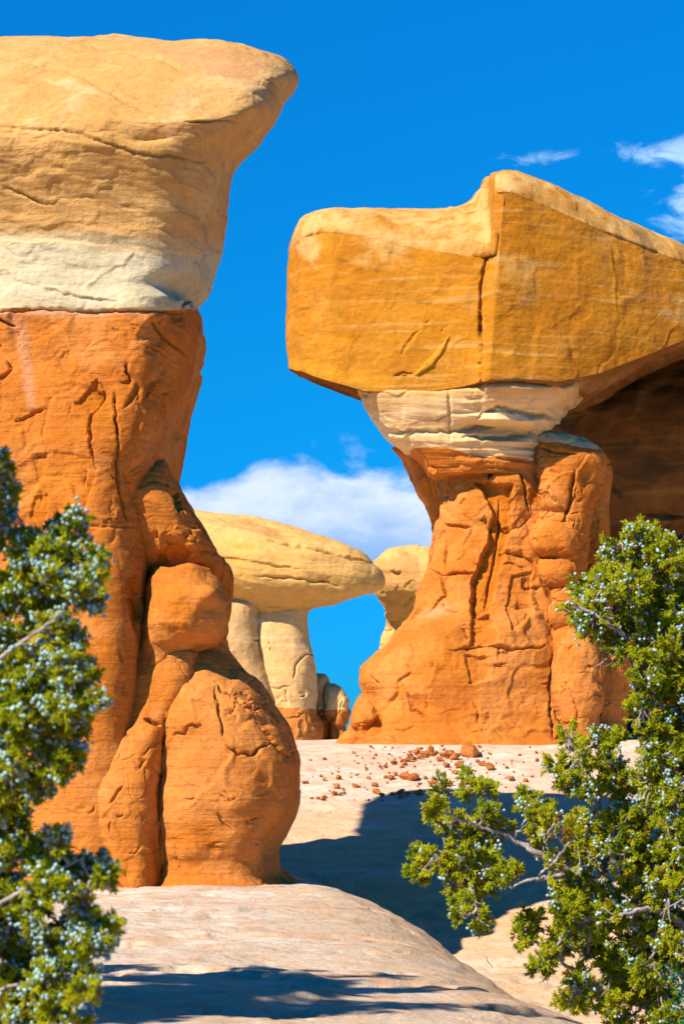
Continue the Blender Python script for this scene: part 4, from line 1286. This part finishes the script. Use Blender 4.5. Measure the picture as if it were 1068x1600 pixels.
def juniper(root, base, limbs, clumps, D, seed, px_m, tuft_px=15.0, berry_px=2.8, density=1.0, berry_rate=1.0, leaf=M_LEAF, M_BERRY=None):
    """limbs: polylines of points with radius, the first is the trunk; clumps: (point, radius, berry share)"""
    rg = random.Random(seed)
    nrg = np.random.default_rng(seed)
    nodes = []                                   # points of wood that clumps may join
    for k, (pts, r0, r1) in enumerate(limbs):
        pts = np.array(pts)
        t = np.linspace(0, 1, len(pts))
        tq = np.linspace(0, 1, 10 * len(pts))
        path = np.stack([pchip(t, pts[:, c], tq) for c in range(3)], 1)
        path += nrg.normal(0, 1, path.shape) * 0.12 * (r0 + r1) / 2
        w = fbm(path, 9.0 / (px_m * 100), 2, 0.5, seed + k)
        path[:, 0] += w * px_m * 10
        rad = r0 + (r1 - r0) * tq ** 0.8
        rad = rad * (1 + 0.18 * fbm(path, 0.8 / px_m / 12, 2, 0.5, seed + 3 + k))
        v, f = tube(path, rad, 10)
        bg_ = Bag()
        bg_.add(v, f)
        bg_.build('trunk' if k == 0 else 'branch', M_BARK, root, base)
        for q in range(3 if k == 0 else 0, len(path), 2):
            nodes.append((path[q], rad[q]))
    tw, fol, ber = Bag(), Bag(), []
    temps = [spray_template(rg) for _ in range(8)]
    NP = np.array([n_[0] for n_ in nodes])
    order = sorted(clumps, key=lambda c: np.min(np.linalg.norm(NP - c[0], axis=1)))
    allp = [p for p, _ in nodes]
    for c, rad, brs in order:
        c = np.asarray(c)
        A = np.array(allp)
        k = int(np.argmin(np.linalg.norm(A - c, axis=1)))
        p0 = A[k]
        # a twig of wood from the nearest wood to the clump
        mid = (p0 + c) / 2 + nrg.normal(0, 0.14, 3) * np.linalg.norm(c - p0)
        tt = np.linspace(0, 1, 9)[:, None]
        path = (1 - tt) ** 2 * p0 + 2 * tt * (1 - tt) * mid + tt ** 2 * c
        path[1:-1] += nrg.normal(0, 1, (7, 3)) * px_m * 1.3
        v, f = tube(path, np.linspace(3.0, 1.2, 9) * px_m, 5)
        tw.add(v, f)
        allp += list(path[3::2])
        # side twigs, and on each its tufts
        nt = max(6, int(density * 0.55 * rad / px_m))
        main = (c - p0) / max(np.linalg.norm(c - p0), 1e-6)
        clump_tone = rg.gauss(0.5, 0.13)
        for j in range(nt):
            d = nrg.normal(0, 1, 3) + 0.35 * main + np.array((0, 0, 0.25))
            d /= np.linalg.norm(d)
            L = rad * rg.uniform(0.55, 1.12)
            sag = np.array((0, 0, -0.18 * L))
            s0 = c - main * rad * rg.uniform(0, 0.7)
            e = c + d * L
            tq = np.linspace(0, 1, 5)[:, None]
            tp = s0 + (e - s0) * tq + sag * (4 * tq * (1 - tq))
            tp[1:-1] += nrg.normal(0, 1, (3, 3)) * px_m * 0.8
            v, f = tube(tp, np.linspace(1.25, 0.55, 5) * px_m, 4)
            tw.add(v, f)
            bare = rg.random() < 0.08
            if bare:
                continue
            nspr = max(3, int(L / px_m / 3.6))
            tone = clump_tone + rg.gauss(0, 0.12)
            for q in range(nspr):
                fpos = rg.uniform(0.3, 1.0) if q else 1.0
                pos = s0 + (e - s0) * fpos + sag * (4 * fpos * (1 - fpos)) + nrg.normal(0, 1, 3) * px_m * 1.8
                zd = 0.9 * (e - s0) / max(np.linalg.norm(e - s0), 1e-6) + nrg.normal(0, 0.55, 3) + np.array((0, 0, 0.35))
                Rm = rand_rot(rg, zd)
                s = tuft_px * px_m * rg.uniform(0.65, 1.1)
                tv, tf = temps[rg.randrange(8)]
                sh = min(1.0, max(0.0, tone + rg.gauss(0, 0.14)))
                if rg.random() < 0.025:
                    sh = 1.0
                fol.add(pos + (tv * s) @ Rm.T, tf, sh)
                if rg.random() < brs * berry_rate * 0.42:
                    for b in range(rg.choice((2, 3, 4, 6, 8))):
                        bp = pos + nrg.normal(0, 1, 3) * px_m * 4.6 + Rm[:, 2] * s * 0.75
                        ber.append((bp, berry_px * px_m * rg.uniform(0.75, 1.15)))
        # dry twigs hanging below
        for j in range(rg.choice((0, 1, 1, 2, 3))):
            p = c + nrg.normal(0, 0.35, 3) * rad
            for q in range(rg.choice((2, 3, 4))):
                d = np.array((rg.gauss(0, 0.6), rg.gauss(-0.2, 0.5), rg.gauss(-0.8, 0.35)))
                L = rad * rg.uniform(0.5, 1.1)
                tq = np.linspace(0, 1, 5)[:, None]
                tp = p + d * L * tq + nrg.normal(0, 1, (5, 3)) * px_m * 1.5 * tq
                v, f = tube(tp, np.linspace(1.2, 0.5, 5) * px_m, 4)
                tw.add(v, f)
    tag(tw.build('twigs', M_BARK, root, base), kind='stuff')
    tag(fol.build('foliage', leaf, root, base), kind='stuff')
    # berries: those that show largest are parts of their own, the rest one mass
    def rank(b):
        px, py = to_px(b[0][None])
        inside = 5 < px[0] < 1063 and 5 < py[0] < 1595
        return b[0][1] + (0 if inside else 100)
    ber.sort(key=rank)
    if ber:
        me0 = None
        for p, r_ in ber[:100]:
            if me0 is None:
                o = mesh_obj('berry', ICO_V, ICO_F, M_BERRY, root)
                me0 = o
            else:
                o = me0.copy()
                COL.objects.link(o)
                o.parent = root
            o.location = Vector(p) - Vector(base)
            o.scale = (r_, r_, r_ * 0.95)
        bb = Bag()
        for p, r_ in ber[100:]:
            bb.add(p + ICO_V * r_, ICO_F)
        b = bb.build('berries', M_BERRY, root, base)
        if b:
            tag(b, kind='stuff')
    print('juniper', fol.n, 'leaf verts', len(ber), 'berries')


def right_juniper():
    D = 8.0
    px_m = D / F
    rg = random.Random(3)
    tb = at(1180, 2080, D + 0.3)
    base = (float(tb[0]), D + 0.3, gz(tb[0], D + 0.3))
    root = thing('juniper_tree', base, 'bushy juniper with blue berries and bare grey limbs on the right', 'juniper', 'junipers framing the view')
    P = lambda px, py, dd=0.0: at(px, py, D + dd)
    bp = np.array(base) - np.array((0, 0, 0.15))
    limbs = [([bp, P(1150, 1800, 0.25), P(1110, 1600, 0.15), P(1092, 1400, 0.1), P(1092, 1200, 0.1), P(1075, 1020, 0.05), P(1030, 880, 0)], 0.075, 0.010),
             ([P(1108, 1590, 0.15), P(1030, 1470, 0.0), P(960, 1400, -0.1), P(890, 1360, -0.12), P(835, 1330, -0.15), P(790, 1305, -0.15), P(730, 1285, -0.18), P(690, 1270, -0.2)], 0.024, 0.004),
             ([P(900, 1366, -0.12), P(850, 1372, -0.2), P(826, 1375, -0.25), P(800, 1388, -0.25)], 0.014, 0.003),
             ([P(940, 1390, -0.1), P(945, 1330, -0.05), P(940, 1270, 0.0), P(915, 1200, 0.05), P(885, 1150, 0.05)], 0.018, 0.005),
             ([P(1092, 1420, 0.1), P(1020, 1385, -0.1), P(975, 1365, -0.2), P(950, 1330, -0.25)], 0.028, 0.007),
             ([P(1090, 1180, 0.1), P(1030, 1040, 0.0), P(965, 985, -0.1), P(900, 945, -0.15)], 0.022, 0.005),
             ([P(1120, 1640, 0.15), P(1010, 1570, 0.0), P(930, 1540, -0.05), P(870, 1500, -0.05)], 0.030, 0.006),
             ([P(1095, 1500, 0.1), P(1060, 1440, -0.15), P(1010, 1420, -0.3), P(970, 1430, -0.35)], 0.022, 0.005),
             ([P(1092, 1250, 0.1), P(1040, 1200, -0.1), P(1000, 1170, -0.2)], 0.020, 0.005)]
    vis = [(1003, 842, 24, 1), (960, 866, 26, 1), (1040, 875, 36, 1), (1060, 925, 38, 1), (1000, 912, 40, 1), (945, 915, 24, 1), (900, 925, 18, 1.6), (905, 955, 26, 1.6), (930, 975, 26, 1.4), (965, 985, 32, 1.2), (1010, 970, 40, 1), (1055, 985, 40, 1), (975, 1015, 22, 0.8), (1055, 1050, 32, 1),
           (1020, 1010, 30, 1), (1062, 1110, 30, 1.3), (1035, 1135, 22, 1), (1050, 1180, 30, 1), (1012, 1180, 22, 1), (1066, 1150, 25, 1), (885, 1150, 17, 1.2), (868, 1195, 18, 0.8), (888, 1222, 16, 0.6), (905, 1178, 17, 0.6), (940, 1158, 18, 1.3), (955, 1200, 22, 0.8), (965, 1232, 18, 0.6), (920, 1240, 18, 0.6),
           (1020, 1215, 28, 1), (1055, 1250, 30, 1), (1012, 1262, 20, 0.8), (1045, 1290, 25, 0.8), (690, 1232, 15, 0.2), (738, 1232, 20, 0.5), (678, 1260, 20, 0.2), (760, 1232, 12, 0.4), (818, 1252, 14, 1.0), (700, 1290, 25, 0.3), (740, 1290, 26, 0.4), (772, 1298, 24, 0.5), (648, 1364, 13, 0.1),
           (678, 1345, 24, 0.2), (720, 1338, 27, 0.3), (758, 1350, 25, 0.4), (790, 1368, 22, 0.5), (708, 1376, 22, 0.2), (736, 1394, 20, 0.2), (755, 1388, 15, 0.2), (718, 1428, 12, 0.1), (748, 1436, 13, 0.1), (830, 1268, 20, 0.8), (860, 1290, 25, 0.6), (845, 1310, 20, 0.5), (900, 1300, 26, 0.6), (920, 1330, 30, 0.6),
           (960, 1290, 28, 0.7), (872, 1400, 24, 0.6), (890, 1425, 30, 0.5), (930, 1430, 32, 0.6), (970, 1330, 30, 0.6), (1010, 1330, 32, 0.8), (1050, 1340, 32, 0.9), (995, 1385, 28, 0.8), (1040, 1395, 34, 0.9), (1060, 1440, 30, 0.8), (832, 1440, 18, 0.2), (825, 1472, 18, 0.1), (848, 1500, 22, 0.1), (890, 1475, 30, 0.5),
           (930, 1470, 30, 0.5), (960, 1505, 32, 0.5), (905, 1530, 24, 0.3), (890, 1565, 20, 0.1), (940, 1550, 26, 0.4), (990, 1530, 30, 0.6), (1010, 1575, 26, 0.5), (1040, 1500, 30, 0.7), (960, 1590, 22, 0.2), (1000, 1460, 28, 0.7)]
    clumps = []
    for px, py, r_, br in vis:
        dd = rg.gauss(-0.05, 0.16) if r_ > 24 else rg.gauss(-0.12, 0.10)
        clumps.append((P(px, py, dd), r_ * px_m, 0.26 * br))
    for px, py, r_ in ((905, 1378, 22), (950, 1400, 24), (985, 1425, 26), (1020, 1452, 28), (860, 1352, 18), (940, 1440, 24), (1000, 1385, 24), (1050, 1475, 28), (1010, 1520, 28), (965, 1360, 22), (1035, 1545, 26), (1050, 1590, 26), (1005, 1062, 24), (1028, 1085, 28), (1000, 1112, 20), (1048, 1080, 30), (1018, 1152, 24), (1040, 1020, 28)):
        clumps.append((P(px, py, rg.uniform(-0.32, -0.2)), r_ * px_m, 0.14))
    for px, py, r_, br in vis:                    # fill between the traced sprays
        k = 2 if px > 830 else 1
        for _ in range(k):
            if rg.random() < 0.75:
                a = rg.uniform(0, 6.28)
                q = r_ * rg.uniform(0.5, 0.95)
                clumps.append((P(px + q * math.cos(a) + (8 if px > 850 else 0), py + q * math.sin(a), rg.gauss(0.0, 0.13)), r_ * 0.75 * px_m, 0.26 * br))
    for px, py, r_, br in vis:                    # the depth of the crown behind the outer sprays
        if px > 930 and rg.random() < 0.75:
            clumps.append((P(px + rg.gauss(12, 12), py + rg.gauss(0, 14), rg.uniform(0.2, 0.6)), r_ * px_m * 1.0, 0.1))
    for _ in range(75):                           # the rest of the crown beyond the frame
        px, py = rg.uniform(1075, 1480), rg.uniform(820, 1640)
        if ((px - 1120) / 370) ** 2 + ((py - 1280) / 480) ** 2 < 1:
            clumps.append((P(px, py, rg.uniform(-0.4, 0.7)), 42 * px_m, 0.25))
    juniper(root, base, limbs, clumps, D, 5, px_m, 15.0, 2.35, 1.2, 1.0, M_LEAF, M_BLUE_BERRY)


right_juniper()


def left_juniper():
    D = 4.6
    px_m = D / F
    rg = random.Random(8)
    tb = at(-220, 2200, D + 0.2)
    base = (float(tb[0]), D + 0.2, gz(tb[0], D + 0.2))
    root = thing('juniper_tree', base, 'blurred near juniper full of pale berries at the left edge', 'juniper', 'junipers framing the view')
    P = lambda px, py, dd=0.0: at(px, py, D + dd)
    bp = np.array(base) - np.array((0, 0, 0.15))
    limbs = [([bp, P(-200, 1900, 0.15), P(-150, 1600, 0.1), P(-120, 1300, 0.1), P(-110, 1000, 0.1), P(-130, 700, 0.1), P(-150, 420, 0.15)], 0.065, 0.010),
             ([P(-150, 1580, 0.1), P(-60, 1450, 0), P(20, 1400, -0.05), P(90, 1360, -0.08), P(130, 1340, -0.08)], 0.008, 0.0025),
             ([P(-115, 1150, 0.1), P(-40, 1060, 0), P(40, 1000, -0.05), P(95, 960, -0.08), P(130, 880, -0.1)], 0.007, 0.0025),
             ([P(-125, 1320, 0.1), P(-40, 1200, 0), P(20, 1130, 0.0), P(80, 1110, -0.03)], 0.007, 0.0025),
             ([P(-170, 1700, 0.1), P(-60, 1580, 0), P(20, 1540, -0.03), P(90, 1530, -0.06)], 0.007, 0.0025),
             ([P(-130, 900, 0.1), P(-60, 850, 0.0), P(-10, 790, 0.0), P(5, 740, 0)], 0.014, 0.004)]
    vis = [(0, 730, 20, 1), (5, 775, 22, 1), (-15, 830, 40, 1), (45, 850, 30, 1.2), (30, 895, 32, 1), (120, 825, 24, 1.4), (112, 870, 25, 1), (150, 880, 22, 1.4), (75, 860, 22, 1), (80, 905, 28, 1.2), (120, 920, 22, 1), (140, 935, 20, 1.2), (40, 950, 36, 1), (0, 930, 40, 1), (85, 965, 30, 1.2), (110, 990, 22, 1),
           (10, 1010, 42, 0.8), (60, 1030, 34, 1), (105, 1045, 30, 1.2), (130, 1065, 24, 1.2), (143, 1095, 20, 1), (90, 1095, 34, 1), (40, 1085, 40, 0.8), (-10, 1090, 45, 0.8), (110, 1130, 28, 1), (70, 1150, 32, 0.8), (10, 1150, 40, 0.7), (105, 1180, 24, 1.2), (85, 1200, 20, 0.7), (40, 1215, 28, 0.6), (-5, 1220, 40, 0.6),
           (60, 1235, 18, 1.2), (20, 1275, 30, 1), (90, 1320, 24, 1.2), (70, 1350, 28, 0.8), (120, 1370, 26, 1), (155, 1355, 22, 1.4), (170, 1375, 14, 1), (40, 1330, 26, 0.8), (0, 1330, 38, 0.8), (80, 1400, 34, 0.8), (130, 1415, 26, 1), (30, 1410, 40, 0.8), (165, 1440, 22, 1), (140, 1470, 26, 1.2), (95, 1460, 34, 0.8), (175, 1460, 14, 1),
           (40, 1480, 40, 0.8), (-10, 1450, 45, 0.8), (120, 1510, 30, 0.8), (70, 1540, 36, 1), (130, 1550, 22, 0.6), (15, 1550, 42, 0.8), (90, 1585, 32, 0.6), (40, 1600, 40, 0.8), (115, 1600, 22, 0.5)]
    clumps = []
    for px, py, r_, br in vis:
        clumps.append((P(px, py, rg.gauss(-0.02, 0.09)), r_ * px_m, 0.26 * br))
    for px, py, r_, br in vis:
        a = rg.uniform(0, 6.28)
        clumps.append((P(px - 8 + 0.7 * r_ * math.cos(a), py + 0.7 * r_ * math.sin(a), rg.gauss(0.03, 0.08)), 0.8 * r_ * px_m, 0.26 * br))
    for px, py, r_, br in vis:
        if px < 90 and rg.random() < 0.7:
            clumps.append((P(px - 18, py + rg.gauss(0, 14), rg.uniform(0.1, 0.35)), r_ * px_m, 0.15))
    for _ in range(110):
        px, py = rg.uniform(-520, -25), rg.uniform(300, 1800)
        if py < 690 and px > -110:
            continue
        if ((px + 190) / 300) ** 2 + ((py - 1100) / 760) ** 2 < 1:
            clumps.append((P(px, py, rg.uniform(-0.25, 0.4)), 52 * px_m, 0.3))
    juniper(root, base, limbs, clumps, D, 15, px_m, 18.0, 3.4, 1.15, 1.9, M_LEAF, M_TEAL_BERRY)


left_juniper()


def shading_juniper():
    """the tree left of the frame whose crown shades the foreground rock"""
    X0, D = -4.3, 6.7
    px_m = 0.0042
    rg = random.Random(21)
    base = (X0, D, gz(X0, D))
    root = thing('juniper_tree', base, 'juniper standing out of sight left of the frame, its shadow lying on the foreground rock', 'juniper', 'junipers framing the view')
    b = np.array(base)
    Q = lambda x, y, z: b + np.array((x, y, z))
    limbs = [([Q(0, 0, -0.15), Q(0.08, 0.05, 0.7), Q(-0.05, 0.1, 1.7), Q(0.1, 0, 2.9), Q(0.05, 0.05, 4.0)], 0.10, 0.015),
             ([Q(0.05, 0.05, 0.8), Q(0.5, 0.2, 1.3), Q(0.9, 0.2, 1.7)], 0.05, 0.01), ([Q(0, 0.1, 1.2), Q(-0.5, 0.3, 1.7), Q(-0.8, 0.6, 2.1)], 0.05, 0.01),
             ([Q(-0.05, 0.1, 1.5), Q(0.2, -0.5, 2.0), Q(0.5, -0.9, 2.3)], 0.04, 0.01)]
    clumps = []
    for _ in range(85):
        a, e = rg.uniform(0, 6.283), rg.uniform(-0.5, 1.0)
        rr = rg.uniform(0.35, 1.08) * math.sqrt(max(0.05, 1 - e * e))
        clumps.append((Q(1.4 * rr * math.cos(a), 1.4 * rr * math.sin(a), 2.75 + 2.0 * e), rg.uniform(0.2, 0.3), 0.08))
    for _ in range(9):                            # leaders that stand above the crown
        a = rg.uniform(0, 6.283)
        x, y, z = 1.1 * math.cos(a), 1.1 * math.sin(a), rg.uniform(3.6, 4.3)
        for k in range(4):
            clumps.append((Q(x * (1 + 0.08 * k), y * (1 + 0.08 * k), z + 0.27 * k), 0.2 - 0.03 * k, 0.05))
    juniper(root, base, limbs, clumps, D, 25, px_m, 17.0, 2.8, 0.8, 1.0, M_LEAF, M_BLUE_BERRY)


shading_juniper()


def shrub():
    D = 6.9
    px_m = D / F
    rg = random.Random(31)
    tb = at(1110, 2000, D)
    base = (float(tb[0]), D, gz(tb[0], D))
    root = thing('shrub', base, 'dark teal leafy shrub in the bottom right corner under the juniper', 'shrub')
    bg_, lf = Bag(), Bag()
    nrg = np.random.default_rng(31)
    quad = np.array(((0, 0, 0), (0.34, 0.06, 0.45), (0, 0, 1.0), (-0.34, 0.06, 0.45)))
    qf = np.array(((0, 1, 2, 3),))
    for k in range(40):
        tip = at(rg.uniform(1036, 1180), rg.uniform(1492, 1640), D + rg.uniform(-0.15, 0.25))
        b = np.array(base) + np.array((rg.gauss(0, 0.04), rg.gauss(0, 0.04), -0.05))
        tq = np.linspace(0, 1, 9)[:, None]
        mid = (b + tip) / 2 + np.array((rg.gauss(0, 0.05), rg.gauss(0, 0.05), 0.12))
        path = (1 - tq) ** 2 * b + 2 * tq * (1 - tq) * mid + tq ** 2 * tip
        v, f = tube(path, np.linspace(0.006, 0.002, 9), 5)
        bg_.add(v, f)
        for j in range(75):
            t = rg.uniform(0.62, 1.0)
            p = (1 - t) ** 2 * b + 2 * t * (1 - t) * mid + t * t * tip + nrg.normal(0, 1, 3) * 9 * px_m
            Rm = rand_rot(rg, nrg.normal(0, 1, 3) + np.array((0, 0, 0.5)))
            lf.add(p + (quad * 9 * px_m * rg.uniform(0.6, 1.1)) @ Rm.T, qf, rg.random())
    tag(bg_.build('stems', M_BARK, root, base), kind='stuff')
    tag(lf.build('foliage', M_LEAF2, root, base), kind='stuff')


shrub()
